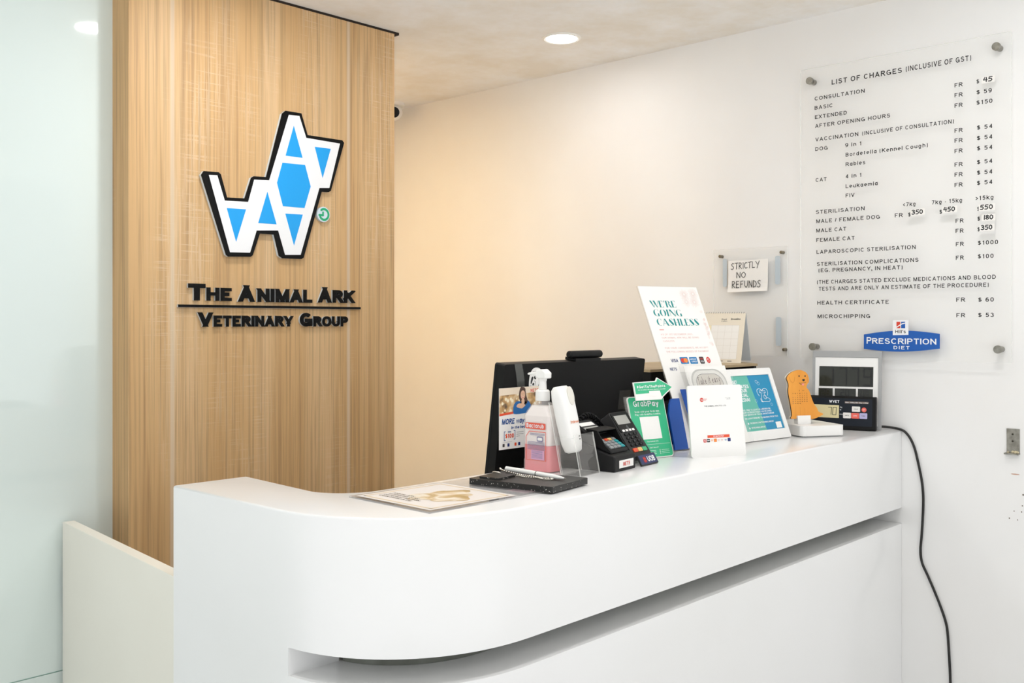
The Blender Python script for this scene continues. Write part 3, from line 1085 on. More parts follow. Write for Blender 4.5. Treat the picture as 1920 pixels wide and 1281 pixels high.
# ================================================================== price list board on the right wall
pb = panel('price_board', -0.020, 0, 1.306, -90, 0, 'large clear acrylic board listing charges on steel standoffs, right wall', 'sign')
PZ = 1.306
MB().prism([(-.310, 0), (.310, 0), (.310, .902), (-.310, .902)], 0, .007, M_ACRP, M_ACRE).build('acrylic_sheet', pb, bevel=.0008, seg=1)
for u_, v_ in ((-.276, .863), (.273, .866), (-.266, .036), (.277, .037)):
    s_ = MB()
    s_.lathe([(.0085, -.0195), (.0085, -.0002)], (u_, v_, 0), M_STEEL, 20)
    s_.lathe([(.0112, .0072), (.0112, .0155), (.0104, .0165)], (u_, v_, 0), M_STEEL, 24)
    s_.build('standoff', pb, smooth=True)
ROWS = [('LIST OF CHARGES', -0.2055, 2.1461, 0.2167), ('(INCLUSIVE OF GST)', 0.0229, 2.1472, 0.1825), ('CONSULTATION', -0.2615, 2.1059, 0.1611), ('BASIC', -0.2615, 2.0772, 0.0586), ('EXTENDED', -0.2606, 2.0484, 0.1039), ('AFTER OPENING HOURS', -0.2602, 2.0206, 0.2367), ('VACCINATION', -0.2593, 1.9786, 0.1394), ('(INCLUSIVE OF CONSULTATION)', -0.1083, 1.9784, 0.2668), ('DOG', -0.2593, 1.9491, 0.0408), ('9 in 1', -0.1619, 1.9493, 0.0503), ('Bordetella (Kennel Cough)', -0.1606, 1.9203, 0.2468), ('Rabies', -0.1606, 1.8912, 0.0614), ('CAT', -0.258, 1.8531, 0.036), ('4 in 1', -0.1606, 1.8545, 0.049), ('Leukaemia', -0.1606, 1.8247, 0.0994), ('FIV', -0.1606, 1.7962, 0.0282), ('FR', 0.1604, 2.0786, 0.0228), ('FR', 0.1604, 2.0506, 0.0228), ('FR', 0.1604, 2.0214, 0.0228), ('FR', 0.1604, 1.951, 0.0228), ('FR', 0.1604, 1.9226, 0.0228), ('FR', 0.1604, 1.8934, 0.0228), ('FR', 0.1604, 1.8552, 0.0228), ('FR', 0.1604, 1.8268, 0.0228), ('FR', 0.1604, 1.798, 0.0228), ('$', 0.2196, 2.0796, 0.0071), ('~45', 0.2372, 2.0804, 0.0244), ('$ 59', 0.2196, 2.0496, 0.0403), ('$150', 0.2196, 2.0208, 0.042), ('$ 54', 0.2207, 1.9514, 0.0403), ('$ 54', 0.2207, 1.9223, 0.0403), ('$ 54', 0.2207, 1.8936, 0.0403), ('$ 54', 0.2207, 1.8557, 0.0403), ('$ 54', 0.2207, 1.8263, 0.0403), ('$ 54', 0.2207, 1.7979, 0.0403), ('STERILISATION', -0.2571, 1.7533, 0.1567), ('MALE / FEMALE DOG', -0.2562, 1.7248, 0.2019), ('MALE CAT', -0.2562, 1.6959, 0.0973), ('FEMALE CAT', -0.2558, 1.6665, 0.1234), ('LAPAROSCOPIC STERILISATION', -0.2549, 1.6295, 0.3068), ('STERILISATION COMPLICATIONS', -0.2536, 1.5921, 0.3131), ('(EG. PREGNANCY, IN HEAT)', -0.2483, 1.5723, 0.2614), ('(THE CHARGES STATED EXCLUDE MEDICATIONS AND BLOOD', -0.2536, 1.5363, 0.5239), ('TESTS AND ARE ONLY AN ESTIMATE OF THE PROCEDURE)', -0.2474, 1.5152, 0.4993), ('HEALTH CERTIFICATE', -0.2527, 1.472, 0.2252), ('MICROCHIPPING', -0.2518, 1.4302, 0.1678), ('<7kg', 0.0139, 1.7546, 0.0372), ('7kg - 15kg', 0.0975, 1.7541, 0.0836), ('>15kg', 0.2171, 1.7557, 0.0473), ('FR', -0.0096, 1.7249, 0.024), ('$', 0.0295, 1.7245, 0.0077), ('~350', 0.0404, 1.7294, 0.0314), ('$', 0.1188, 1.7256, 0.0074), ('~450', 0.1299, 1.7303, 0.0316), ('$', 0.2214, 1.7261, 0.0064), ('~550', 0.2292, 1.7285, 0.0332), ('FR', 0.1633, 1.6968, 0.0224), ('$', 0.2221, 1.6987, 0.0071), ('~180', 0.2372, 1.7002, 0.0261), ('FR', 0.1633, 1.6684, 0.0224), ('$', 0.2221, 1.6691, 0.0064), ('~350', 0.232, 1.6724, 0.029), ('FR', 0.164, 1.631, 0.0224), ('$1000', 0.2232, 1.6316, 0.053), ('FR', 0.164, 1.5928, 0.0224), ('$100', 0.2232, 1.5941, 0.0413), ('FR', 0.1651, 1.475, 0.0249), ('$ 60', 0.2242, 1.4742, 0.0409), ('FR', 0.1655, 1.4313, 0.0246), ('$ 53', 0.2242, 1.4318, 0.0409)]
pt = MB()
for t_, u_, z_, w_ in ROWS:
    if t_[0] == '~':
        k_ = MB()
        k_.poly([(u_ - .004, z_ - PZ - .0035), (u_ + w_ + .006, z_ - PZ - .0030), (u_ + w_ + .006, z_ - PZ + .0155), (u_ - .004, z_ - PZ + .0150)], .0074, M_PAPER)
        po = k_.build('price_sticker', pb)
        MB().hand(t_[1:], u_, z_ - PZ + .0008, .0118, .0027, .0077, M_INK, width=w_).build('handwriting', po)
        continue
    cap = .0152 if t_ == 'LIST OF CHARGES' else (.0150 if 'GST' in t_ else .0116)
    pt.text(t_, u_, z_ - PZ, cap, .0073, M_INK, width=w_, spacing=1.16, bold=.011)
pt.build('printed_rows', pb)
M_EMB = mat('emblem_blue', '1159B0', 0.35)
M_RED = mat('print_red', 'D9402A', 0.45)
nb = MB()
bot = [(-.1033 + .2232 * i / 12.0, .0318 + .0045 * i / 12 - .0086 * math.sin(math.pi * i / 12)) for i in range(13)]
topp = [(.1199 - .2232 * i / 12.0, .0785 - .0036 * i / 12 + .0105 * math.sin(math.pi * i / 12)) for i in range(13)]
nb.prism(bot + topp, .0072, .0080, M_EMB)
eb = nb.build('product_emblem', pb)
x_ = MB()
x_.text('P', -.0945, .0475, .0200, .0083, M_SIGNW, width=.0150, bold=.012)
x_.text('RESCRIPTION', -.0775, .0478, .0165, .0083, M_SIGNW, width=.1890, bold=.010)
x_.text('DIET', -.0130, .0325, .0098, .0083, M_SIGNW, width=.0470, bold=.010, spacing=1.25)
x_.build('emblem_lettering', eb)
x_ = MB()
x_.prism([(-.0152, .0736), (.0307, .0748), (.0307, .1177), (-.0152, .1178)], .0080, .0086, M_SIGNW)
x_.poly([(-.004, .094), (.0085, .094), (.0085, .113), (-.004, .113)], .0089, M_RED)
x_.poly([(.0085, .094), (.0215, .094), (.0215, .113), (.0085, .113)], .0089, M_EMB)
x_.stroke([(-.004, .0965), (.004, .102), (.013, .107), (.0215, .109)], .0028, .0092, M_SIGNW)
x_.stroke([(.0085, .094), (.0085, .113)], .0022, .0092, M_SIGNW)
x_.text("Hill's", -.0078, .0795, .0095, .0089, M_INK, width=.0310, bold=.008)
x_.build('emblem_square', eb)

# ------------------------------------------------------------------ refunds notice
rb = panel('notice_board', -0.010, 0, 1.3105, -90, 0, 'clear acrylic notice holder on the wall with a handwritten refunds note', 'notice')
M_ACR2 = acrylic('notice_acrylic', 'F4F0E8', 0.02, 0.05, 1.15)
MB().prism([(-.633, 0), (-.361, 0), (-.361, .350), (-.633, .350)], 0, .004, M_ACR2, M_ACRE).build('acrylic_sheet', rb)
M_PIN = mat('pin_brass', '7C7360', 0.35, metal=.8)
for u_, v_ in ((-.607, .328), (-.382, .331), (-.373, .020), (-.612, .020)):
    MB().lathe([(.0052, -.0098), (.0052, .007), (.0035, .0085)], (u_, v_, 0), M_PIN, 16).build('pin', rb, smooth=True)
M_TAPE = mat('tab_blue', 'BFCBD3', 0.4)
for a_, b_, c_, d_ in ((-.596, .2255, -.581, .319), (-.4035, .2285, -.385, .3205), (-.401, .0315, -.382, .124)):
    MB().prism(rrect(a_, b_, c_, d_, .006), .0042, .0052, M_TAPE).build('plastic_tab', rb)
nt_ = MB()
rows_ = 8
for i in range(rows_):
    z0 = .0075 + .010 * max(0, (3 - i) / 3.0) ** 2 * .6
    z1 = .0075 + .010 * max(0, (2 - i) / 3.0) ** 2 * .6
    y0, y1 = .2065 + .104 * i / rows_, .2065 + .104 * (i + 1) / rows_
    nt_.slab([(-.574, y0, z0), (-.428, y0 + .002, z0), (-.428, y1 + .002, z1), (-.574, y1, z1)], .0006, M_PAPER)
no = nt_.build('paper_note', rb)
h_ = MB()
h_.hand('STRICTLY', -.563, .282, .0200, .0020, .0082, M_INK, width=.104, slope=.04)
h_.hand('NO', -.543, .2535, .0185, .0020, .0086, M_INK, width=.034)
h_.hand('REFUNDS', -.558, .2205, .0220, .0022, .0125, M_INK, width=.108, slope=.01)
h_.build('handwriting', no)

# ------------------------------------------------------------------ metal bracket and cord on the right wall
mb = panel('metal_bracket', 0, 0, 1.056, -90, 0, 'small scratched metal bracket screwed to the white wall below the price list', 'bracket')
b_ = MB()
b_.prism([(.2905, .004), (.3235, .004), (.3235, .070), (.2905, .070)], 0, .003, M_STEEL)
b_.box(.2870, .3240, 0, .004, 0, .016, M_STEEL)
b_.build('plate', mb, bevel=.0006, seg=1)
M_SCREW = mat('screw', '4A463E', 0.4, metal=.8)
for v_ in (.055, .036):
    MB().lathe([(.0028, .003), (.0024, .0045)], (.306, v_, 0), M_SCREW, 12).build('screw', mb)
M_PUTTY = mat('dried_glue', 'CFC3A4', 0.8)
gm = MB()
for u_, v_, r in ((.307, .007, .004), (.314, .006, .005), (.320, .006, .0035), (.295, .005, .003)):
    gm.sphere((u_, v_, .005), r, M_PUTTY, 8, 6)
gm.build('glue_lump', mb, smooth=True)

cd = [(-.075, .070, 1.1045), (-.045, .070, 1.106), (-.020, .050, 1.108), (-.012, .020, 1.106), (-.008, -.004, 1.101), (-.006, -.018, 1.090), (-.005, -.030, 1.072), (-.005, -.040, 1.048), (-.005, -.047, 1.021), (-.005, -.055, .985), (-.005, -.061, .952), (-.005, -.064, .920), (-.005, -.0645, .891), (-.005, -.063, .85), (-.005, -.060, .80), (-.005, -.0565, .755), (-.005, -.061, .72), (-.005, -.078, .684), (-.005, -.098, .64), (-.005, -.115, .599), (-.005, -.127, .565), (-.005, -.133, .534), (-.005, -.138, .46), (-.005, -.141, .39), (-.005, -.145, .2), (-.012, -.16, .06), (-.03, -.20, .006), (-.10, -.28, .006)]


def smooth_path(p, n=5):
    P = [Vector(q) for q in p]
    out = []
    for i in range(len(P) - 1):
        p0, p1, p2, p3 = P[max(i - 1, 0)], P[i], P[i + 1], P[min(i + 2, len(P) - 1)]
        for k in range(n):
            t = k / n
            out.append(.5 * ((2 * p1) + (p2 - p0) * t + (2 * p0 - 5 * p1 + 4 * p2 - p3) * t * t + (3 * p1 - p0 - 3 * p2 + p3) * t ** 3))
    out.append(P[-1])
    return out


M_CORD = mat('cord_black', '161412', 0.5)
tag(MB().tube(smooth_path(cd), .0036, M_CORD, 10).build('power_cord', smooth=True), 'thin black cord running off the counter and down the white wall', 'cord')

# ================================================================== things on the counter
# certificate under a clear sheet
cs = upright('certificate_sheet', -1.826, .041, TOP, -1.0, 'flat clear acrylic sheet holding a certificate with a brown picture, on the counter corner', 'certificate')
M_SHEET = acrylic('sheet_acrylic', 'D8D3D2', 0.20)
MB().box(0, .305, 0, .222, 0, .0030, M_SHEET).build('acrylic_sheet', cs, bevel=.0005, seg=1)
cp = MB()
M_CERT = mat('certificate_paper', 'E4DCD6', 0.6)
cp.poly([(.010, .010), (.215, .010), (.215, .212), (.010, .212)], .00325, M_CERT)
M_TAN = mat('print_tan', 'D9C4A0', 0.6)
for pts in ([(.018, .018), (.207, .018), (.207, .023), (.018, .023)], [(.018, .199), (.207, .199), (.207, .204), (.018, .204)], [(.018, .018), (.023, .018), (.023, .204), (.018, .204)], [(.200, .018), (.205, .018), (.205, .204), (.200, .204)]):
    cp.poly(pts, .0034, M_TAN)
M_BLOT = blotch_print('brown_picture', 'E9DFCF', 'D2B990', 'B4955F', 22, .36, .60)
pts = []
for i in range(40):
    a = 2 * math.pi * i / 40
    r = 1 + .16 * math.sin(3 * a + .5) + .1 * math.sin(7 * a)
    pts.append((.118 + .062 * r * math.cos(a), .098 + .052 * r * math.sin(a)))
cp.poly(pts, .0035, M_BLOT)
cp.build('certificate', cs)
ctx = MB()
M_BROWN = mat('print_brown', '5B4A33', 0.6)
for k_, (t_, w_) in enumerate((('CERTIFICATE', .09), ('OF REGISTRATION', .10), ('VETERINARY CLINIC', .085), ('ANIMAL ARK', .06))):
    ctx.text(t_, .040 + .011 * k_, .188, .0060, .0037, M_BROWN, width=w_, rot=-math.pi / 2, bold=.01)
M_PINK = mat('print_pink', 'D9A6B4', 0.6)
for k_ in range(8):
    ctx.poly([(.238 + .004 * k_, .012), (.2392 + .004 * k_, .012), (.2392 + .004 * k_, .060), (.238 + .004 * k_, .060)], .0036, M_PINK if k_ % 2 else M_GREY)
ctx.build('printed_text', cs)

# black pen pad
pd = upright('pen_pad', -1.550, .014, TOP + .003, 9.3, 'black leather writing pad with white speckled edges lying on the counter', 'pad')
M_LEA = speckle_leather('pad_leather')
M_LEAE = speckle_leather('pad_edge', True)
p_ = MB()
p_.prism(rrect(0, 0, .134, .190, .004), 0, .0115, M_LEA, M_LEAE)
p_.build('board', pd)
MB().prism(rrect(.010, .125, .066, .172, .002), .0115, .0155, M_LEA, M_LEAE).build('tab', pd)
ch = MB()
pth = smooth_path([(.052, .150, .0175), (.060, .168, .0180), (.072, .182, .0150), (.082, .178, .0140), (.070, .165, .0138), (.060, .145, .0138), (.068, .120, .0138), (.060, .098, .0138), (.066, .075, .0138), (.058, .055, .0138), (.064, .040, .0138), (.072, .046, .0138), (.070, .066, .0138), (.074, .088, .0138), (.076, .112, .0140), (.082, .140, .0150), (.090, .172, .0175), (.100, .186, .0195)], 10)
M_CHAIN = mat('chain_steel', 'D6D2C8', 0.25, metal=.85)
acc = 0
last = pth[0]
for q in pth:
    if (q - last).length >= .0036:
        ch.sphere(tuple(q), .0020, M_CHAIN, 6, 5)
        last = q
ch.build('ball_chain', pd, smooth=True)

# pen: from the chain end towards the viewer
pa, pe = Vector((-1.472, .206, TOP + .0215)), Vector((-1.479, .040, TOP + .0192))
dirp = (pe - pa).normalized()
pn = bpy.data.objects.new('ballpoint_pen', None)
COL.objects.link(pn)
qz = Vector((0, 0, 1)).rotation_difference(dirp).to_matrix().to_4x4()
qz.translation = pa
pn.matrix_world = qz
tag(pn, 'white ballpoint pen on a ball chain lying across the black pad', 'pen')
PL = (pe - pa).length
MB().lathe([(.0022, 0), (.0046, .002), (.0048, .02), (.0048, PL * .52)], (0, 0, 0), M_WHITE, 16).build('barrel', pn, smooth=True)
MB().lathe([(.00495, PL * .52), (.00495, PL * .535)], (0, 0, 0), M_STEEL, 16).build('ring', pn, smooth=True)
MB().lathe([(.0048, PL * .535), (.0045, PL * .80), (.0030, PL * .92), (.0014, PL * .97)], (0, 0, 0), M_WHITE, 16).build('grip', pn, smooth=True)
MB().lathe([(.0013, PL * .97), (.0004, PL)], (0, 0, 0), M_STEEL, 10).build('tip', pn, smooth=True)

# ------------------------------------------------------------------ hand rub bottle
bo = upright('sanitiser_bottle', -1.335, .228, TOP, -90, 'white pump spray bottle half full of pink hand rub', 'bottle')


def rr3(w, d, r, z, n=4):
    return [(x, y, z) for x, y in rrect(-w / 2, -d / 2, w / 2, d / 2, min(r, w / 2 - 1e-4, d / 2 - 1e-4), n)]


def plastic_shell():
    m = bpy.data.materials.new('bottle_plastic')
    m.use_nodes = True
    nt = m.node_tree
    N, L = nt.nodes, nt.links
    b = N['Principled BSDF']
    b.inputs['Base Color'].default_value = (*lin('F6F1EE'), 1)
    b.inputs['Roughness'].default_value = .3
    t = N.new('ShaderNodeBsdfTransparent')
    mx = N.new('ShaderNodeMixShader')
    mx.inputs[0].default_value = .22
    L.new(t.outputs[0], mx.inputs[1])
    L.new(b.outputs[0], mx.inputs[2])
    L.new(mx.outputs[0], N['Material Output'].inputs[0])
    return m


M_SHELL = plastic_shell()
M_LIQ = mat('pink_liquid', 'F2828A', 0.35)
M_MILK = mat('bottle_inside', 'F8F0EC', 0.6)
sh = MB()
sh.loft([rr3(.074, .042, .008, 0), rr3(.078, .046, .010, .002), rr3(.078, .046, .010, .024), rr3(.076, .044, .010, .026), rr3(.076, .044, .011, .118), rr3(.070, .040, .014, .128), rr3(.052, .034, .015, .140), rr3(.032, .030, .0148, .147), rr3(.029, .029, .0143, .152)], M_SHELL)
sh.build('bottle_body', bo, smooth=True, angle=50)
lq = MB()
lq.loft([rr3(.0735, .0415, .008, .0015), rr3(.0735, .0415, .008, .056)], M_LIQ)
lq.build('pink_liquid', bo)
iv = MB()
iv.loft([rr3(.0725, .0405, .008, .0565), rr3(.0725, .0405, .008, .118), rr3(.048, .030, .012, .139)], M_MILK)
iv.build('inner_wall', bo)
ca = MB()
ca.lathe([(.0155, .150), (.0158, .152), (.0152, .170), (.0125, .173)], (0, 0, 0), M_WHITE, 28)
ca.build('cap', bo, smooth=True)
sp = MB()
sp.lathe([(.0088, .172), (.0080, .190), (.0095, .196), (.0120, .200)], (0, 0, 0), M_WHITE, 20)
sp.loft([[(x, -.0105, z) for x, z in ((-.013, .198), (.016, .197), (.017, .209), (.006, .217), (-.010, .215))], [(x, .0105, z) for x, z in ((-.013, .198), (.016, .197), (.017, .209), (.006, .217), (-.010, .215))]], M_WHITE)
sp.loft([[(-.012, y, z) for y, z in ((-.005, .203), (.005, .203), (.005, .212), (-.005, .212))], [(-.042, y, z) for y, z in ((-.003, .2035), (.003, .2035), (.003, .2075), (-.003, .2075))]], M_WHITE)
sp.build('sprayer', bo, bevel=.002)
lb = MB()
FZ = .0224
# printed label sits on the broad face (local -y)
M_LRED = mat('label_red', 'E8604A', 0.45)
M_LLIL = mat('label_lilac', 'DDA9C8', 0.5)
M_LTXT = mat('label_text', '8A86A8', 0.5)


def face(pts, off):
    return [(x, -FZ - off, z) for x, z in pts]


def fpoly(mbx, pts, off, m):
    pts = ccw(pts)
    mbx.add(face(pts, off), [tuple(range(len(pts)))], m)


fpoly(lb, rrect(-.029, .0905, .028, .1035, .002), .0004, M_LRED)
ol = [(-.027, .024), (.0285, .024), (.0285, .085), (-.018, .085), (-.027, .074)]
for (a_, b_) in zip(ol, ol[1:] + ol[:1]):
    d_ = math.hypot(b_[0] - a_[0], b_[1] - a_[1])
    nx, nz = -(b_[1] - a_[1]) / d_ * .0007, (b_[0] - a_[0]) / d_ * .0007
    fpoly(lb, [(a_[0] + nx, a_[1] + nz), (a_[0] - nx, a_[1] - nz), (b_[0] - nx, b_[1] - nz), (b_[0] + nx, b_[1] + nz)], .0004, M_LRED)
fpoly(lb, [(-.013, .026), (.024, .026), (.024, .046), (-.013, .046)], .0004, M_LLIL)
for k_ in range(9):
    z_ = .0805 - .0026 * k_ if k_ < 2 else .0625 - .0026 * (k_ - 2)
    fpoly(lb, [(-.016 if k_ < 2 else -.023, z_), (.026, z_), (.026, z_ + .0010), (-.016 if k_ < 2 else -.023, z_ + .0010)], .0005, M_LTXT)
fpoly(lb, rrect(.004, .0645, .021, .0755, .003), .0005, M_LTXT)
fpoly(lb, rrect(.006, .067, .019, .073, .002), .0006, M_PAPER)
for k_ in range(7):
    z_ = .0435 - .0024 * k_
    fpoly(lb, [(-.011, z_), (.020, z_), (.020, z_ + .0009), (-.011, z_ + .0009)], .0006, M_LTXT)
vs, fs, a, b = text_geo('Bactorub', .014, 0, 1.0)
kx = .049 / (b - a)
lb.add([((-.0255 + (v[0] - a) * kx), -FZ - .0007 - v[2], .0930 + v[1] * .0088 / CAPH) for v in vs], fs, M_SIGNW)
lb.build('printed_label', bo)

# ------------------------------------------------------------------ acrylic holder with white handset
ah = upright('acrylic_holder', -1.352, .108, TOP, 10, 'scratched clear acrylic holder standing between the bottle and the card terminal', 'holder')
SH = .016


def hq(x0, x1, y, z0, z1):
    return [(x0, y, z0), (x1, y, z0), (x1, y + SH * z1 / .08, z1), (x0, y + SH * z1 / .08, z1)]


MB().slab(hq(0, .082, 0, .0, .085), .002, M_ACRH, M_ACRE).build('front_plate', ah)
MB().slab(hq(0, .082, .046, .0, .150), .002, M_ACRH, M_ACRE).build('back_plate', ah)
for x in (0, .080):
    MB().slab([(x + .002, .002, 0), (x + .002, .044, 0), (x + .002, .044 + SH, .078), (x + .002, .002 + SH, .078)], .002, M_ACRH, M_ACRE).build('side_plate', ah)
MB().box(.002, .080, .002, .044, 0, .002, M_ACRG).build('bottom_plate', ah)

hs = panel('microchip_scanner', -1.3405, .136, TOP + .047, 8, 13, 'white handheld device with orange lettering standing in the acrylic holder', 'scanner')
body = MB()


def hring(v, w, d0, d1, xo=0.0):
    return [(x + xo, v, z) for x, z in rrect(-w / 2, d0, w / 2, d1, min(.012, (d1 - d0) / 2.2), 4)]


body.loft([hring(0.000, .030, -.022, -.006, .022), hring(.004, .044, -.028, -.002, .022), hring(.020, .050, -.031, 0, .022), hring(.070, .053, -.032, .002, .021), hring(.115, .052, -.032, .002, .020), hring(.134, .046, -.031, 0, .019), hring(.141, .034, -.026, -.005, .018)], M_WHITE)
body.build('body', hs, smooth=True, angle=50)
M_CREAM = mat('cream_plastic', 'E4E0D6', 0.35)
MB().prism([(x + .026, y + .118) for x, y in ell(0, 0, .012, .020, 24)], .0005, .0030, M_CREAM).build('button', hs, bevel=.001)
M_ORG = mat('print_orange', 'DE7A3C', 0.5)
MB().text('indexel', .006, .060, .0060, .0030, M_ORG, width=.030, bold=.006).build('printed_name', hs)
dts = MB()
for v_ in (.026, .032):
    dts.prism(ell(.030, v_, .0011, .0011, 8), .0005, .0028, M_INK)
dts.build('indicator_dots', hs)

# ------------------------------------------------------------------ card terminals
M_TERM = mat('terminal_black', '111112', 0.5, spec=0.3)
M_TERMG = mat('terminal_grey', '2E2E2F', 0.5, spec=0.3)
M_KEYG = mat('key_grey', '8F9294', 0.4)
M_KEYR = mat('key_red', 'E5532D', 0.4)
M_KEYY = mat('key_yellow', 'E9C07A', 0.4)
M_KEYT = mat('key_teal', '1F9FA6', 0.4)
M_KEYGR = mat('key_green', '3FB07C', 0.4)
M_LCD = mat('lcd_grey', 'A9A9A3', 0.2)
M_NAVY = mat('print_navy', '1B2A5E', 0.4)

nt1 = upright('card_terminal', -1.2555, .096, TOP, 7.7, 'black card terminal with hooded keypad and white sticker on its front', 'card terminal')
b_ = MB()
b_.sideprism([(0, 0), (0, .031), (.004, .034), (.075, .055), (.125, .074), (.150, .070), (.150, 0)], 0, .091, M_TERM)
b_.build('base', nt1, bevel=.003)
b_ = MB()
b_.sideprism([(.014, .036), (.014, .044), (.020, .048), (.112, .100), (.120, .098), (.125, .080), (.120, .070)], .008, .083, M_TERM)
bd = b_.build('body', nt1, bevel=.003)
SL = math.atan2(.052, .092)


def onslope(mbx, x0, x1, s0, s1, h0, h1, m, y0=.020, z0=.048, sl=SL):
    """box on the sloping top: s runs up the slope, h above it"""
    c, s_ = math.cos(sl), math.sin(sl)
    pts = []
    for s in (s0, s1):
        for h in (h0, h1):
            pts.append((y0 + s * c - h * s_, z0 + s * s_ + h * c))
    vs = [(x, p[0], p[1]) for x in (x0, x1) for p in pts]
    mbx.add(vs, [(0, 1, 3, 2), (4, 6, 7, 5), (0, 4, 5, 1), (2, 3, 7, 6), (1, 5, 7, 3), (0, 2, 6, 4)], m)


k_ = MB()
onslope(k_, .013, .078, .052, .098, 0, .0012, M_TERMG)
onslope(k_, .016, .072, .058, .078, .0012, .0020, M_LCD)
onslope(k_, .016, .072, .083, .095, .0012, .0020, M_PAPER)
k_.build('screen', nt1)
for r in range(4):
    for c in range(4):
        k_ = MB()
        m_ = M_KEYG
        if r == 3 and c == 1:
            m_ = M_KEYR
        if r == 3 and c == 2:
            m_ = M_KEYY
        if c == 3 and r < 3:
            m_ = M_KEYT
        onslope(k_, .016 + .0155 * c, .0285 + .0155 * c, -.002 + .0088 * r, .0050 + .0088 * r, .0, .0026, m_)
        k_.build('key', nt1)
b_ = MB()
hy = [(.013, .043), (.028, .056), (.046, .085), (.074, .088), (.066, .066), (.056, .060)]
b_.sideprism(hy, .005, .008, M_BLACK)
b_.sideprism(hy, .083, .086, M_BLACK)
b_.add([(.005, .046, .085), (.086, .046, .085), (.086, .074, .088), (.005, .074, .088), (.005, .046, .0828), (.086, .046, .0828), (.086, .074, .0858), (.005, .074, .0858)], [(0, 1, 2, 3), (7, 6, 5, 4), (0, 4, 5, 1), (1, 5, 6, 2), (2, 6, 7, 3), (3, 7, 4, 0)], M_BLACK)
b_.add([(.005, .074, .088), (.086, .074, .088), (.086, .064, .072), (.005, .064, .072)], [(0, 1, 2, 3)], M_BLACK)
b_.build('keypad_hood', nt1)
st_ = MB()
st_.add([(.018, -.0006, .007), (.080, -.0006, .007), (.080, -.0006, .0235), (.018, -.0006, .0235)], [(0, 1, 2, 3)], M_PAPER)
vs, fs, a, b = text_geo('NETS', .014, .15, 1.0)
for part, (a0, a1) in enumerate(((0, .5), (.5, 1.01))):
    pass
kx = .030 / (b - a)
st_.add([(.034 + (v[0] - a) * kx, -.0010 - v[2], .0110 + v[1] * .0082 / CAPH) for v in vs], fs, M_RED)
st_.build('sticker', nt1)
sl_ = MB()
sl_.add([(.012, -.0004, .0265), (.086, -.0004, .0265), (.086, -.0004, .0295), (.012, -.0004, .0295)], [(0, 1, 2, 3)], M_BLACKG)
sl_.build('card_slot', nt1)

ub = panel('payment_terminal', -1.135, .136, TOP + .020, 6, 35.8, 'upright dark grey payment terminal with numeric keys beside the green standee', 'card terminal')
b_ = MB()
b_.prism(rrect(-.001, -.002, .078, .113, .006), -.026, 0, M_TERMG)
b_.build('body', ub, bevel=.003)
b_ = MB()
b_.prism(rrect(.003, .060, .074, .111, .005), 0, .0012, M_BLACKG)
b_.build('fascia', ub)
b_ = MB()
b_.poly([(.010, .080), (.064, .080), (.064, .103), (.010, .103)], .0015, M_LCD)
for r in (.004, .007, .010):
    b_.stroke(ell(.034, .070, r, r * .8, 10, -50, 50), .0009, .0016, M_KEYG)
for k_ in range(4):
    b_.poly([(.012 + .014 * k_, .061), (.022 + .014 * k_, .061), (.022 + .014 * k_, .0665), (.012 + .014 * k_, .0665)], .0016, M_PAPER)
b_.build('screen', ub)
for r in range(4):
    for c in range(3):
        kk = MB()
        kk.prism(rrect(.012 + .0190 * c, .0225 + .0092 * r, .0255 + .0190 * c, .0290 + .0092 * r, .002), 0, .0022, M_BLACK)
        ko = kk.build('key', ub)
        dg = '123456789*0#'[(3 - r) * 3 + c]
        MB().text(dg, .0165 + .0190 * c, .0240 + .0092 * r, .0036, .0024, M_KEYG).build('digit', ko)
for c, m_ in enumerate((M_KEYR, M_KEYY, M_KEYGR)):
    MB().prism(rrect(.010 + .0200 * c, .0080, .0275 + .0200 * c, .0175, .002), 0, .0024, m_).build('key', ub)
b_ = MB()
b_.sideprism([(.004, -.004), (.004, -.018), (.05, -.05), (.068, -.042), (.085, -.026), (.05, -.026)], .010, .066, M_BLACK)
b_.build('stand', ub)

upl = panel('terminal_name_plate', -1.1435, .1055, TOP, 7.0, 30, 'small navy bank name plate leaning at the foot of the payment terminal', 'name plate')
b_ = MB()
b_.prism(rrect(0, .002, .076, .0275, .002), -.004, 0, M_TERMG)
b_.poly(rrect(.002, .0045, .074, .0260, .0015), .0003, M_NAVY)
b_.build('plate', upl, bevel=.0006, seg=1)
b_ = MB()
b_.text('UOB', .033, .0085, .0130, .0006, M_SIGNW, width=.034, bold=.02)
for k_ in range(4):
    b_.stroke([(.0185 + .0028 * k_, .0085), (.0185 + .0028 * k_, .0205)], .0016, .0006, M_RED)
b_.stroke([(.0172, .012), (.0280, .012)], .0016, .0007, M_RED)
b_.stroke([(.0172, .017), (.0280, .017)], .0016, .0007, M_RED)
b_.build('printed_name', upl)

# coiled cable behind the terminals
cp_ = []
for i in range(208):
    t = i / 207.0
    ang = t * 2 * math.pi * 13
    cx_, cy_, cz_ = -1.200 + .085 * t, .256 - .02 * t, 1.165 + .040 * math.sin(math.pi * (t * .85 + .10))
    cp_.append((cx_, cy_ + .0055 * math.cos(ang), cz_ + .0055 * math.sin(ang)))
cp_ = [(-1.205, .262, 1.102), (-1.204, .262, 1.145)] + cp_ + [(-1.108, .236, 1.15), (-1.105, .238, 1.104)]
tag(MB().tube(cp_, .0021, M_BLACK, 6).build('coiled_cable', smooth=True), 'black coiled cable arching behind the two card terminals', 'cable')

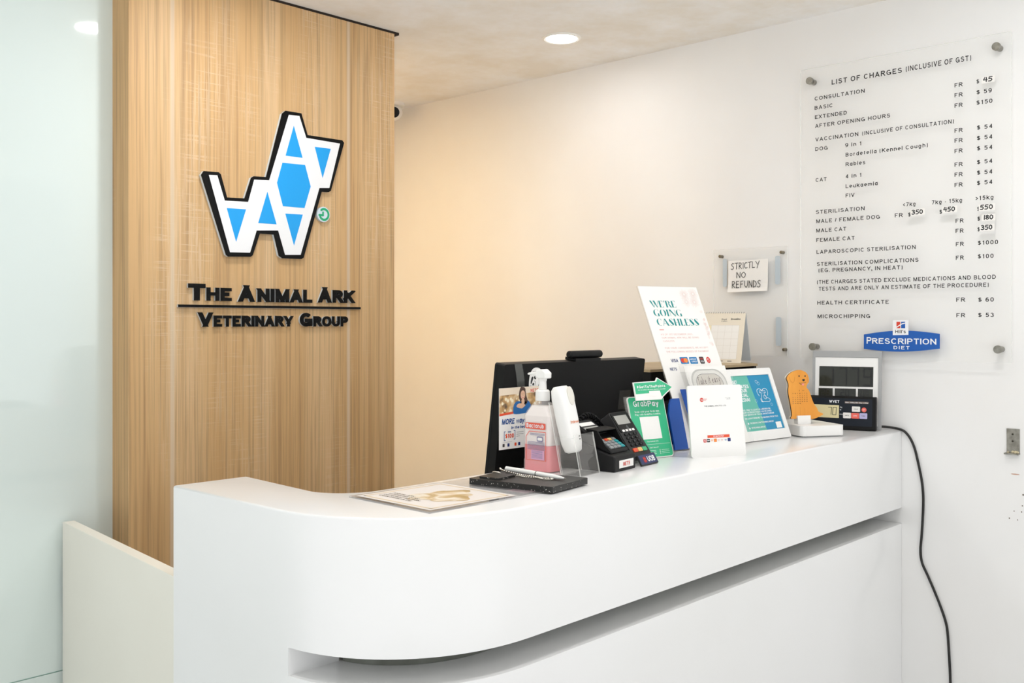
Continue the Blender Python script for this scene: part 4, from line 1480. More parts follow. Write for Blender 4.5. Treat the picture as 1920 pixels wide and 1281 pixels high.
# ------------------------------------------------------------------ green payment standee with arrow
gp = panel('payment_standee', -1.062, .178, TOP, -12, 15.3, 'green mobile payment standee with white lettering in a clear holder', 'standee')
M_GRN = noise_var('standee_green', '3FBE8C', '3BB886', 6, .3)
b_ = MB()
b_.prism(rrect(0, .0012, .114, .1475, .008), -.004, 0, M_PAPER)
b_.poly(rrect(.0018, .0034, .1122, .1455, .007), .0003, M_GRN)
b_.build('card', gp)
MB().prism([(-.005, .001), (.112, .001), (.112, .149), (-.005, .149)], -.0075, -.0045, M_ACRG).build('acrylic_holder', gp)
b_ = MB()
b_.slab([(.02, .090, -.0085), (.09, .090, -.0085), (.09, .018, -.060), (.02, .018, -.060)], .003, M_ACRG)
b_.build('easel_leg', gp)
b_ = MB()
b_.text('Grab', .0150, .1235, .0135, .0006, M_SIGNW, width=.0430, bold=.012, res=4)
b_.text('Pay', .0600, .1225, .0135, .0006, M_SIGNW, width=.0350, bold=.022, res=4)
b_.text('Scan with your Grab app.', .0155, .1090, .0042, .0006, M_SIGNW, width=.0780, bold=.008)
b_.text('Pay with GrabPay Credits.', .0155, .1022, .0042, .0006, M_SIGNW, width=.0800, bold=.008)
b_.poly([(.0275, .0455), (.0870, .0455), (.0870, .0985), (.0275, .0985)], .0006, M_PAPER)
b_.text('The Animal Ark', .0370, .0385, .0030, .0006, M_SIGNW, width=.0360, bold=.006)
b_.stroke([(.0120, .0330), (.1080, .0330)], .0005, .0006, M_SIGNW)
b_.text("Don't have it?", .0430, .0240, .0030, .0006, M_SIGNW, width=.0270, bold=.006)
for v_ in (.0185, .0145, .0105):
    b_.stroke([(.0300, v_), (.0600, v_)], .0008, .0006, M_SIGNW)
    b_.stroke([(.0780, v_), (.1020, v_)], .0006, .0006, M_SIGNW)
    b_.stroke(ell(.073, v_, .0013, .0013, 8), .0005, .0006, M_SIGNW, True)
b_.build('printed_text', gp)

ar = panel('arrow_sign', -1.062 + .002, .178 + .010, TOP + .1415, -12, 15.3, 'small green arrow sign tucked into the top of the green standee', 'sign')
A0 = .1495
AP = [(.0066, .1590), (.0837, .1610), (.0855, .1502), (.1226, .1720), (.0821, .1937), (.0765, .1862), (.0066, .1847)]
apw = [(.0040, .1440), (.0850, .1440), (.0860, .1470), (.1260, .1715), (.0810, .1965), (.0750, .1885), (.0040, .1870)]
b_ = MB()
b_.prism([(x, y - A0) for x, y in apw], -.0045, -.0015, M_PAPER)
b_.build('backing_card', ar)
b_ = MB()
b_.poly([(x, y - A0) for x, y in AP], -.0012, M_GRN)
b_.text('#GetToThePoints', .0130, .1725 - A0, .0062, -.0009, M_SIGNW, width=.0890, bold=.014)
b_.text('Get rewarded with every payment you make', .0145, .1672 - A0, .0026, -.0009, M_SIGNW, width=.0870, bold=.006)
b_.poly(rrect(.048, .152 - A0, .083, .1650 - A0, .002), -.0010, M_PAPER)
b_.build('printed_arrow', ar)

# ------------------------------------------------------------------ cashless standee
ck = panel('cashless_standee', -.829, .194, TOP, -15.9, 26.3, 'tall white slanted cashless payment poster in a clear brochure stand', 'standee')
b_ = MB()
b_.prism([(0, .005), (.13, .005), (.202, .170), (.202, .461), (0, .461)], -.0022, 0, M_PAPER)
b_.build('poster', ck)
MB().prism([(0, .006), (.202, .006), (.202, .463), (0, .463)], -.0065, -.0025, M_ACRG).build('acrylic_back', ck)
MB().prism([(.030, .002), (.200, .002), (.200, .200), (.030, .200)], .0225, .0245, M_ACR).build('pocket_front', ck)
MB().prism([(.030, .002), (.052, .002), (.052, .222), (.030, .222)], .0250, .0256, M_ACRG).build('pocket_flange', ck)
b_ = MB()
b_.slab([(.05, .14, -.007), (.15, .14, -.007), (.15, .034, -.062), (.05, .034, -.062)], .003, M_ACRG)
b_.build('easel_leg', ck)
M_TEAL = mat('print_teal', '128C8C', 0.5)
b_ = MB()
b_.dido("WE'RE", .0225, .3978, .0200, .0003, M_TEAL, width=.0880)
b_.dido('GOING', .0240, .3715, .0200, .0003, M_TEAL, width=.0980)
b_.dido('CASHLESS', .0255, .3437, .0205, .0003, M_TEAL, width=.1450)
b_.build('headline', ck)
M_PINKT = mat('print_rose', 'E3B3AC', 0.6)
b_ = MB()
b_.stroke([(.0274, .3319), (.0414, .3319)], .0016, .0003, M_RED)
for t_, v_, w_ in (('AS OF 1ST DECEMBER 2021,', .3160, .1085), ('OUR ANIMAL ARK WILL BE GOING', .3062, .1260), ('CASHLESS.', .2962, .0400), ('FOR YOUR CONVENIENCE, WE ACCEPT', .2765, .1470), ('THE FOLLOWING MODES OF PAYMENT', .2657, .1450)):
    b_.text(t_, .0265, v_, .0046, .0003, M_PINKT, width=w_, spacing=1.15)
b_.build('body_text', ck)
M_FLOR = mat('print_floral', 'EBD3CC', 0.6)
b_ = MB()
random.seed(3)
for cx_, cy_, n_ in ((.150, .438, 26), (.182, .440, 24), (.178, .415, 26), (.150, .415, 18)):
    for i in range(n_):
        a = 2 * math.pi * i / n_
        r0, r1 = .004, .012 + .006 * random.random()
        q0 = (cx_ + r0 * math.cos(a), cy_ + r0 * math.sin(a))
        q1 = (min(cx_ + r1 * math.cos(a), .199), min(cy_ + r1 * math.sin(a), .459))
        b_.stroke([q0, q1], .0006, .0003, M_FLOR)
    b_.stroke(ell(cx_, cy_, .0042, .0042, 14), .0006, .0003, M_FLOR, True)
for i in range(26):
    cx_, cy_ = .186 + .010 * random.random(), .285 + .105 * random.random()
    b_.stroke(ell(cx_, cy_, .0022, .0030, 8), .0007, .0003, M_FLOR, True)
b_.build('floral_print', ck)
M_LGREY = mat('print_pale_grey', 'E4E8EA', 0.6)
M_CARDB = mat('print_card_blue', '1C7CB8', 0.45)
M_CARDN = mat('print_card_navy', '20306E', 0.45)
M_CARDK = mat('print_card_dark', '3B3536', 0.45)
M_CARDO = mat('print_card_orange', 'EE8A3A', 0.45)
M_CARDR = mat('print_card_crimson', 'D8392B', 0.45)
b_ = MB()
b_.text('VISA', .0335, .2383, .0090, .0003, M_CARDN, width=.0225, bold=.02, shear=.2)
b_.poly(rrect(.0640, .2330, .0908, .2520, .002), .0003, M_CARDB)
b_.poly(ell(.0728, .2425, .0068, .0068, 20), .0004, M_CARDR)
b_.poly(ell(.0820, .2425, .0068, .0068, 20), .0005, M_CARDO)
b_.poly(rrect(.0958, .2325, .1216, .2515, .002), .0003, M_CARDB)
b_.text('AMERICAN', .0980, .2435, .0042, .0005, M_SIGNW, width=.0200, bold=.01)
b_.text('EXPRESS', .1010, .2365, .0042, .0005, M_SIGNW, width=.0185, bold=.01)
b_.poly(rrect(.1297, .2320, .1448, .2520, .003), .0003, M_CARDK)
b_.text('FOR', .1320, .2435, .0048, .0005, M_CARDR, width=.0100, bold=.01)
b_.text('YOU', .1325, .2360, .0048, .0005, M_SIGNW, width=.0100, bold=.01)
b_.poly(ell(.1600, .2422, .0068, .0090, 20), .0003, M_CARDR)
b_.stroke(ell(.1592, .2420, .0028, .0042, 12, -90, 180), .0011, .0005, M_SIGNW)
b_.text('NETS', .0205, .2148, .0082, .0003, M_CARDN, width=.0230, bold=.014, shear=.15)
b_.build('card_logos', ck)

# brochures standing in the pocket
M_BLUEL = mat('leaflet_blue', '0F4FA8', 0.35)
lf = panel('blue_leaflet', -.829 - .004, .194 - .004, TOP + .002, -15.9, 26.3, 'blue leaflet behind white paper in the cashless stand pocket', 'leaflet')
MB().prism([(.026, .0), (.074, .0), (.074, .158), (.026, .158)], .0050, .0062, M_BLUEL).build('cover', lf)
lf2 = panel('folded_leaflet', -.829 - .030, .194 + .012, TOP + .002, -15.9, 16.0, 'blue folded leaflet leaning beside the green standee', 'leaflet')
MB().prism([(-.012, .0), (.030, .0), (.030, .128), (.004, .128), (-.004, .115), (-.012, .090)], .0, .0060, M_BLUEL).build('cover', lf2)

br = panel('travel_brochure', -.829 + .010, .194 - .002, TOP + .004, -15.9, 26.3, 'white brochure printed with a grey aircraft window in the stand pocket', 'brochure')
b_ = MB()
b_.prism([(.045, 0), (.185, 0), (.185, .215), (.045, .215)], .0120, .0140, M_PAPER)
b_.build('cover', br)
M_WFR = mat('print_window_grey', 'BEBDB8', 0.5)
M_WFR2 = mat('print_window_light', 'DEDCD6', 0.5)
b_ = MB()
WU, WV = .112, .118
b_.poly(rrect(WU - .056, WV - .075, WU + .062, WV + .088, .035, 8), .0143, M_WFR)
b_.poly(rrect(WU - .052, WV - .070, WU + .058, WV + .084, .034, 8), .0144, M_WFR2)
b_.stroke(rrect(WU - .041, WV - .060, WU + .048, WV + .074, .026, 8), .0012, .0145, M_CARDK, True)
b_.poly(rrect(WU - .040, WV - .059, WU + .047, WV + .073, .025, 8), .01455, mat('print_window_pane', 'CFC9BF', .5))
b_.hand('Take it easy.', WU - .036, WV + .044, .020, .0012, .0148, mat('hand_maroon', '4A2A26', .5), width=.080, slope=.10)
b_.hand('it is time', WU - .010, WV + .034, .010, .0010, .0148, mat('hand_maroon', '4A2A26', .5), width=.034, slope=.05)
b_.build('window_print', br)

# ------------------------------------------------------------------ white scan to pay stand
qs = panel('scan_to_pay_stand', -.950, .105, TOP, -23.9, 7.3, 'white scan to pay stand with orange strip in front of the cashless poster', 'standee')
b_ = MB()
b_.prism(rrect(0, 0, .152, .169, .006), -.004, 0, M_WHITE)
b_.build('front_plate', qs, bevel=.0008, seg=1)
MB().slab([(.03, .160, -.005), (.122, .160, -.005), (.122, .007, -.060), (.03, .007, -.060)], .003, M_WHITE).build('easel_leg', qs)
b_ = MB()
b_.poly(ell(.0376, .1348, .0050, .0050, 20), .0003, M_RED)
b_.text('SG', .0376, .1328, .0038, .0005, M_SIGNW, align='c', bold=.01)
b_.text('SGQR', .0440, .1352, .0022, .0003, M_RED)
b_.text('PAY', .0440, .1322, .0022, .0003, M_RED)
b_.text('scan with app', .1180, .1372, .0018, .0003, M_KEYG, align='r')
b_.text('UEN 2004', .1180, .1342, .0018, .0003, M_KEYG, align='r')
b_.text('THE ANIMAL ARK PTE. LTD.', .0433, .1182, .0030, .0003, M_INK, width=.0618)
b_.poly([(.0464, .0448), (.1083, .0448), (.1083, .0512), (.0464, .0512)], .0003, M_KEYR)
b_.text('SCAN TO PAY', .0775, .0462, .0036, .0005, M_SIGNW, width=.0300, align='c', bold=.014)
for u_, c_ in ((.0388, M_CARDR), (.0484, M_CARDK), (.0676, M_CARDO), (.1064, M_CARDN)):
    b_.poly(rrect(u_ - .0042, .0348, u_ + .0042, .0428, .0015), .0003, c_)
b_.stroke(ell(.0388, .0388, .0022, .0022, 10), .0008, .0005, M_SIGNW, True)
b_.stroke([(.0455, .0390), (.0510, .0390)], .0014, .0005, M_SIGNW)
for u_, c_ in ((.0581, M_CARDO), (.0769, M_PINKT), (.0862, M_PINKT), (.0965, M_CARDB)):
    b_.stroke([(u_ - .0025, .0400), (u_ + .0025, .0400)], .0012, .0003, c_)
    b_.stroke([(u_ - .0018, .0376), (u_ + .0018, .0376)], .0010, .0003, c_)
b_.build('printed_text', qs)

# ------------------------------------------------------------------ social media frame
pf = panel('picture_frame', -.605, .167, TOP + .0065, -7.0, 21.1, 'wide white framed teal and blue social media poster tilted on the counter', 'frame')
FW, FH = .204, .197
b_ = MB()
outer = rrect(0, -.004, FW, FH, .004, 2)
inner = rrect(.0205, .0225, .1885, .1780, .0005, 2)
b_.ringprism(outer, inner, -.012, 0, M_WHITE)
b_.build('frame', pf, bevel=.0015)
MB().prism([(.0, -.004), (FW, -.004), (FW, FH), (0, FH)], -.0160, -.0125, M_WHITE).build('backing', pf)
MB().slab([(.06, .150, -.0165), (.14, .150, -.0165), (.14, .035, -.080), (.06, .035, -.080)], .003, M_WHITE).build('easel_leg', pf)
M_PTEAL = mat('poster_teal', '5FB7A6', 0.35)
M_PBLUE = mat('poster_blue', '0E8BB8', 0.35)
b_ = MB()
b_.poly([(.0205, .0225), (.1100, .0225), (.0935, .1780), (.0205, .1780)], -.0030, M_PTEAL)
b_.poly([(.1100, .0225), (.1885, .0225), (.1885, .1780), (.0935, .1780)], -.0030, M_PBLUE)
po = b_.build('poster', pf)
b_ = MB()
for t_, u_, v_, w_ in (('GET', .0245, .1560, .0185), ('UPDATES', .0260, .1425, .0610), ('ON OUR', .0275, .1310, .0475), ('SOCIAL', .0280, .1185, .0455), ('MEDIA!', .0285, .1055, .0475)):
    b_.text(t_, u_, v_, .0098, -.0027, M_SIGNW, width=w_, bold=.02)
for t_, u_, v_, w_ in (('FEEL FREE TO LEAVE US A REVIEW ON', .0290, .0790, .1230), ("OUR FACEBOOK PAGE IF YOU'VE LOVED", .0295, .0725, .1245), ('OUR SERVICE OR TAG US ON INSTAGRAM!', .0300, .0660, .1325), ('WE LOOK FORWARD TO HEARING FROM YOU!', .0302, .0560, .1450), ('FACEBOOK.COM/THEANIMALARKVET', .0463, .0430, .1040), ('@THEANIMALARKVET', .0465, .0300, .0620)):
    b_.text(t_, u_, v_, .0044, -.0027, M_SIGNW, width=w_, bold=.014)
for v_ in (.0445, .0315):
    b_.poly(ell(.0385, v_, .0028, .0028, 12), -.0027, M_SIGNW)
cx_, cy_ = .140, .118
heart = [(cx_ + .0235 * math.sin(t) ** 3, cy_ + .005 + .0014 * (13 * math.cos(t) - 5 * math.cos(2 * t) - 2 * math.cos(3 * t))) for t in [2 * math.pi * i / 40 for i in range(5, 36)]]
heart = [q for q in heart]
top = [(cx_ + .0235 * math.sin(t) ** 3, cy_ + .005 + .0014 * (13 * math.cos(t) - 5 * math.cos(2 * t) - 2 * math.cos(3 * t))) for t in [2 * math.pi * i / 48 for i in range(49)]]
top = [q for q in top if q[1] > cy_ - .002]
for q0, q1 in zip(top[:-1], top[1:]):
    if math.hypot(q0[0] - q1[0], q0[1] - q1[1]) < .01:
        b_.stroke([q0, q1], .0014, -.0027, M_SIGNW)
dog = [(cx_ - .004, cy_ + .014), (cx_ - .011, cy_ + .015), (cx_ - .013, cy_ + .009), (cx_ - .008, cy_ + .010), (cx_ - .007, cy_ + .002), (cx_ - .012, cy_ - .006), (cx_ - .012, cy_ - .016), (cx_ + .020, cy_ - .017), (cx_ + .025, cy_ - .012), (cx_ + .018, cy_ - .007), (cx_ + .010, cy_ - .006), (cx_ + .005, cy_ + .002), (cx_ + .008, cy_ + .010), (cx_ + .013, cy_ + .008), (cx_ + .012, cy_ + .014), (cx_ + .004, cy_ + .014)]
b_.stroke(dog, .0012, -.0026, M_SIGNW, True)
b_.stroke(ell(cx_ + .005, cy_ - .004, .0060, .0055, 14), .0011, -.0025, M_SIGNW, True)
b_.stroke([(cx_ - .016, cy_ - .008), (cx_ - .016, cy_ - .015), (cx_ - .010, cy_ - .017)], .0022, -.0025, M_SIGNW)
for ex_ in (-.003, .003):
    b_.poly(ell(cx_ + ex_, cy_ + .008, .0009, .0009, 8), -.0025, M_SIGNW)
b_.stroke(rrect(.1225, .1545, .1310, .1630, .0035), .0007, -.0027, M_SIGNW, True)
b_.stroke(rrect(.1290, .1495, .1375, .1580, .0035), .0007, -.0027, M_SIGNW, True)
b_.stroke(ell(.1010, .105, .0040, .0040, 14), .0004, -.0027, M_SIGNW, True)
b_.stroke(ell(.1640, .092, .0038, .0038, 14), .0005, -.0027, M_SIGNW, True)
b_.poly([(.1560, .0255), (.1800, .0255), (.1800, .0425), (.1560, .0425)], -.0027, M_PAPER)
b_.build('printed_text', po)

# ------------------------------------------------------------------ white platform with dog calendar
wp = upright('scale_platform', -.283, .052, TOP, -30, 'flat white plastic scale platform lying beside the picture frame', 'scale')
b_ = MB()
b_.prism(rrect(-.120, .006, .006, .178, .012), 0, .004, M_GREY)
b_.build('foot_rim', wp)
b_ = MB()
b_.prism(rrect(-.126, 0, .010, .184, .014), .004, .032, M_WHITE)
b_.build('top_cover', wp, bevel=.004, seg=3)

dg = panel('dog_calendar', -.326, .143, TOP + .032, -30, 3, 'orange dog shaped wooden desk calendar standing on the white platform', 'calendar')
DP = [(-0.0531, 0.1293), (-0.0445, 0.1412), (-0.0277, 0.1495), (-0.0083, 0.1523), (0.0108, 0.1453), (0.0187, 0.1331), (0.0196, 0.1161), (0.0139, 0.1125), (0.0094, 0.1017), (0.0188, 0.0943), (0.0251, 0.0748), (0.0328, 0.0553), (0.0435, 0.0429), (0.0459, 0.0331), (0.0639, 0.0266), (0.0595, 0.0231), (0.0426, 0.0163), (0.0313, 0.013), (0.0174, 0.0121), (0.0163, 0.0206), (-0.0223, 0.0216), (-0.0239, 0.0145), (-0.0404, 0.0149), (-0.043, 0.0186), (-0.0374, 0.0232), (-0.0407, 0.0473), (-0.0454, 0.0715), (-0.0488, 0.0932), (-0.0455, 0.1110), (-0.0506, 0.1233)]


def chaikin(p, n=2):
    for _ in range(n):
        q = []
        for i in range(len(p)):
            a, b = p[i], p[(i + 1) % len(p)]
            q += [(.75 * a[0] + .25 * b[0], .75 * a[1] + .25 * b[1]), (.25 * a[0] + .75 * b[0], .25 * a[1] + .75 * b[1])]
        p = q
    return p


DP = chaikin(DP, 2)
M_DOG = noise_var('dog_orange', 'EDA23C', 'E2932E', 18, .45, stretch=(1, .15, 1))
M_DOGE = mat('dog_card_edge', 'EFE6D6', .6)
M_DOGB = mat('dog_burnt_edge', '3A2618', .6)
b_ = MB()
b_.prism(DP, -.0105, -.0045, M_DOGE, M_DOGE)
b_.prism(DP, -.0045, -.0038, M_DOGB, M_DOGB)
b_.prism(DP, -.0038, 0, M_DOG, M_DOGB)
b_.build('board', dg)
b_ = MB()
b_.poly(ell(-.0122, .1343, .0023, .0019, 12), .0003, M_INK)
b_.poly(ell(.0071, .1340, .0023, .0019, 12), .0003, M_INK)
b_.poly(chaikin([(-.0035, .1255), (.0070, .1258), (.0050, .1205), (.0018, .1190), (-.0015, .1205)], 2), .0003, M_INK)
b_.stroke([(-.0123, .1154), (-.0085, .1118), (-.0045, .1108)], .0012, .0003, M_INK)
b_.stroke([(-.0085, .1150), (-.002, .1140), (.006, .1160), (.0093, .1165)], .0010, .0003, M_INK)
b_.poly(chaikin([(-.0050, .1135), (.0030, .1140), (.0030, .1085), (-.0005, .1070), (-.0040, .1090)], 2), .0004, mat('tongue_pink', 'EE8F86', .5))
M_DOGS = mat('dog_line', 'C9802E', .6)
b_.stroke([(-.0445, .1330), (-.0400, .1210), (-.0330, .1150), (-.0280, .1200), (-.0260, .1330)], .0008, .0003, M_DOGS)
b_.stroke([(.0160, .1380), (.0135, .1290), (.0165, .1180)], .0008, .0003, M_DOGS)
b_.stroke([(-.012, .022), (-.012, .048)], .0006, .0003, M_DOGS)
b_.stroke([(.003, .022), (.003, .045)], .0006, .0003, M_DOGS)
b_.stroke([(-.026, .052), (-.026, .022)], .0006, .0003, M_DOGS)
b_.text('1', -.0135, .0915, .0046, .0003, M_INK, bold=.006)
b_.text('2023', -.004, .0925, .0024, .0003, M_DOGB)
days = ['S', 'M', 'T', 'W', 'T', 'F', 'S']
for c in range(7):
    b_.text(days[c], -.0335 + .0074 * c, .0845, .0025, .0003, M_INK, align='c', bold=.01)
for n_ in range(1, 31):
    k_ = n_ + 1
    r, c = k_ // 7, k_ % 7
    b_.text(str(n_), -.0335 + .0074 * c, .0785 - .0056 * r, .0026, .0003, M_NAVY if c == 0 else M_INK, align='c', bold=.01)
b_.build('printed_face', dg)
MB().box(-.024, .017, 0, .0235, -.014, .0065, M_WHITE).build('stand', dg, bevel=.001)

# ------------------------------------------------------------------ scale display and digital clock by the wall
wv = panel('scale_display', -.146, .214, TOP + .001, -74.8, 4.2, 'black weighing scale display box with lit screen in front of the grey clock', 'scale display')
M_WV = mat('display_navy', '131B26', 0.4, spec=.3)
b_ = MB()
prof = [(0, -.024), (0, -.004), (.004, 0), (.094, 0), (.099, -.006), (.099, -.022), (.094, -.026), (.004, -.026)]
n_ = len(prof)
vs = [(-.005, y, z) for y, z in prof] + [(.184, y, z) for y, z in prof]
b_.add(vs, [tuple(range(n_)), tuple(range(2 * n_ - 1, n_ - 1, -1))] + [(i + n_, (i + 1) % n_ + n_, (i + 1) % n_, i) for i in range(n_)], M_BLACK)
b_.build('case', wv, bevel=.002)
b_ = MB()
b_.poly(rrect(-.002, .012, .174, .092, .003), .0003, M_WV)
fc = b_.build('face_plate', wv)
M_LCDL = mat('lcd_lit', 'C9BE94', 0.15, emit=.25)
b_ = MB()
b_.prism(rrect(.004, .034, .0805, .0718, .001), .0004, .0010, M_LCDL)
lcd = b_.build('lcd_screen', wv)
M_SEG = mat('lcd_segment', '6E6C58', 0.4)


def seg7(mbx, ch, x, y, w, h, t, z, m, slant=.08):
    S = {'0': 'abcdef', '1': 'bc', '2': 'abged', '3': 'abgcd', '4': 'fgbc', '5': 'afgcd', '6': 'afgedc', '7': 'abc', '8': 'abcdefg', '9': 'abcdfg', '-': 'g', '"': 'fb'}
    L_ = dict(a=((0, 1), (1, 1)), b=((1, 1), (1, .5)), c=((1, .5), (1, 0)), d=((0, 0), (1, 0)), e=((0, .5), (0, 0)), f=((0, 1), (0, .5)), g=((0, .5), (1, .5)))
    for k in S[ch]:
        (x0, y0), (x1, y1) = L_[k]
        dx, dy = (x1 - x0) * .06, (y1 - y0) * .06
        mbx.stroke([(x + (x0 + dx) * w + (y0 + dy) * h * slant, y + (y0 + dy) * h), (x + (x1 - dx) * w + (y1 - dy) * h * slant, y + (y1 - dy) * h)], t, z, m)


b_ = MB()
seg7(b_, '7', .048, .043, .010, .022, .0020, .0013, M_SEG)
seg7(b_, '0', .062, .043, .010, .022, .0020, .0013, M_SEG)
b_.build('digits', lcd)
b_ = MB()
b_.text('WVET', .0520, .0785, .0075, .0006, M_SIGNW, width=.0290, bold=.016)
b_.poly(rrect(.0965, .0778, .1640, .0840, .0015), .0005, mat('label_bronze', '77665A', .4))
b_.text('Max 150kg Min 1kg e=50g', .0985, .0793, .0030, .0007, M_SIGNW, width=.0630, bold=.006)
b_.text('kg', .0835, .0645, .0040, .0006, M_SIGNW, bold=.006)
b_.text('lb', .0835, .0570, .0036, .0006, M_SIGNW, bold=.006)
b_.text('HOLD', .0825, .0440, .0028, .0006, M_SIGNW, bold=.006)
b_.build('printed_text', fc)
M_BTW = mat('button_white', 'EDEBE6', .4)
M_BTR = mat('button_red', 'EE6A5C', .4)
M_BTL = mat('button_lilac', 'B9B4DC', .4)
for pts, m_, t_, tm in ((rrect(.1173, .0541, .1403, .0697, .002), M_BTW, 'HOLD', M_INK), (rrect(.0925, .0343, .1147, .0510, .002), M_BTW, 'UNITS', M_INK), (rrect(.1158, .0343, .1376, .0505, .002), M_BTR, 'ZERO', M_SIGNW), (rrect(.1387, .0343, .1602, .0509, .002), M_BTL, 'TARE', M_INK), (ell(.1511, .0607, .0068, .0068, 24), M_BTR, 'OFF', M_SIGNW)):
    o_ = MB().prism(pts, .0003, .0022, m_).build('button', wv)
    cx_ = sum(p[0] for p in pts) / len(pts)
    cy_ = sum(p[1] for p in pts) / len(pts)
    MB().text(t_, cx_, cy_ - .0015, .0030, .0025, tm, align='c', bold=.008).build('button_text', o_)

ckc = panel('digital_clock', -.113, .227, TOP + .001, -72.6, 4.5, 'grey framed digital wall clock with dark screen leaning by the wall', 'clock')
M_CLK = mat('clock_silver', 'A6A7A7', 0.45)
b_ = MB()
b_.ringprism(rrect(0, 0, .197, .2315, .003, 2), rrect(.0077, .010, .1880, .2118, .001, 2), -.012, .003, M_CLK)
b_.build('outer_frame', ckc, bevel=.001, seg=1)
MB().prism([(.0077, .010), (.1880, .010), (.1880, .2118), (.0077, .2118)], -.012, .0005, M_WHITE).build('front_plate', ckc)
M_LCDD = mat('lcd_dark', '2E3029', 0.08)
M_SEGD = mat('lcd_dark_segment', '0C0D0B', 0.3)
b_ = MB()
b_.prism([(.0195, .1250), (.1738, .1250), (.1740, .1845), (.0198, .1845)], .0006, .0014, M_LCDD)
sc = b_.build('main_screen', ckc)
b_ = MB()
for ch_, x_s in (('1', .040), ('7', .078), ('7', .112), ('9', .148)):
    seg7(b_, ch_, x_s, .1300, .020, .0485, .0042, .0017, M_SEGD, 0)
b_.build('digits', sc)
for a_, c_, tt in ((.0182, .0590, '25'), (.0650, .1253, '20'), (.1313, .1732, '05')):
    o_ = MB().prism([(a_, .080), (c_, .080), (c_, .1188), (a_, .1188)], .0006, .0014, M_LCDD).build('small_screen', ckc)
    b_ = MB()
    x_s = (a_ + c_) / 2 - .013
    for q in tt:
        seg7(b_, q, x_s, .098, .0085, .0165, .0017, .0017, M_SEGD, .05)
        x_s += .0140
    b_.build('digits', o_)

# ------------------------------------------------------------------ monitor behind the ledge
mo = panel('computer_monitor', -1.355, .350, 1.09, 0, -7.5, 'black computer monitor seen from behind above the counter ledge', 'monitor')
M_MON = mat('monitor_black', '0A0909', 0.5, spec=0.22)
b_ = MB()
b_.prism(rrect(-.0015, -.095, .517, .2365, .006), -.022, 0, M_MON)
b_.build('back_cover', mo, bevel=.004, seg=3)
b_ = MB()
b_.prism(rrect(-.0015, -.095, .517, .2365, .006), -.030, -.0225, M_BLACKG)
b_.build('display', mo)
b_ = MB()
b_.prism(rrect(.225, -.32, .290, -.02, .005), .0005, .022, M_MON)
b_.build('stand_neck', mo)
b_ = MB()
b_.box(.13, .385, -.329, -.318, -.10, .055, M_MON)
b_.build('stand_base', mo)
b_ = MB()
b_.poly([(.423, .110), (.470, .110), (.470, .158), (.423, .158)], .0004, mat('warning_label', '26241F', .25))
b_.build('sticker', mo)

wc = panel('webcam', -1.355, .350, 1.09, 0, -7.5, 'black bar webcam clipped on the top edge of the monitor', 'webcam')
MB().lathe([(.0060, .222), (.0088, .225), (.0092, .228), (.0092, .338), (.0088, .341), (.0060, .344)], (0, .2515, -.010), M_BLACK, 20, 'x').build('body', wc, smooth=True)
MB().box(.236, .330, .237, .2435, -.030, .003, M_BLACK).build('clip', wc, bevel=.0015)

# clear tape and leaflet hanging on the monitor back
tp = panel('tape_strip', -1.355, .350, 1.09, 0, -7.5, 'strip of shiny clear tape over the top left of the monitor back', 'tape')
M_TAPEC = acrylic('clear_tape', '8A8C86', 0.28, 0.15)
b_ = MB()
rowsT = [(.028 + .018 * (i / 8.0) ** 1.6, .2372 - .062 * i / 8.0, .0012 + .012 * math.sin(math.pi * i / 8.0) * .4) for i in range(9)]
for q0, q1 in zip(rowsT[:-1], rowsT[1:]):
    b_.add([(q0[0], q0[1], q0[2]), (q0[0] + .023, q0[1], q0[2]), (q1[0] + .026, q1[1], q1[2]), (q1[0], q1[1], q1[2])], [(0, 3, 2, 1)], M_TAPEC)
b_.build('tape', tp)

fl = panel('payment_flyer', -1.373, .320, 1.139, 0, 0, 'payment promotion flyer with smiling person in blue taped to the monitor back', 'flyer')
FLW, FLH = .138, .134
b_ = MB()
b_.prism([(0, 0), (FLW, 0), (FLW, FLH), (0, FLH)], -.0012, 0, M_PAPER)
b_.build('paper', fl)


def bokeh():
    m = mat('flyer_photo', 'C9A57C', .4)
    nt, N, L, b = nodes_of(m)
    tc = N.new('ShaderNodeTexCoord')
    vo = N.new('ShaderNodeTexVoronoi')
    vo.inputs['Scale'].default_value = 75
    L.new(tc.outputs['Object'], vo.inputs['Vector'])
    n = N.new('ShaderNodeTexNoise')
    n.inputs['Scale'].default_value = 40
    n.inputs['Detail'].default_value = 2
    L.new(tc.outputs['Object'], n.inputs['Vector'])
    r = N.new('ShaderNodeValToRGB')
    el = r.color_ramp.elements
    el[0].position, el[0].color = .34, (*lin('4A3A30'), 1)
    el[1].position, el[1].color = .68, (*lin('E9D6B4'), 1)
    e = el.new(.5)
    e.color = (*lin('C49A62'), 1)
    L.new(n.outputs['Fac'], r.inputs[0])
    r2 = N.new('ShaderNodeValToRGB')
    r2.color_ramp.elements[0].position = .25
    r2.color_ramp.elements[0].color = (1, 1, 1, 1)
    r2.color_ramp.elements[1].position = .36
    r2.color_ramp.elements[1].color = (0, 0, 0, 1)
    L.new(vo.outputs['Distance'], r2.inputs[0])
    mx = N.new('ShaderNodeMix')
    mx.data_type = 'RGBA'
    L.new(r2.outputs[0], mx.inputs[0])
    L.new(r.outputs[0], mx.inputs[6])
    mx.inputs[7].default_value = (*lin('F3E6C6'), 1)
    L.new(mx.outputs[2], b.inputs['Base Color'])
    return m


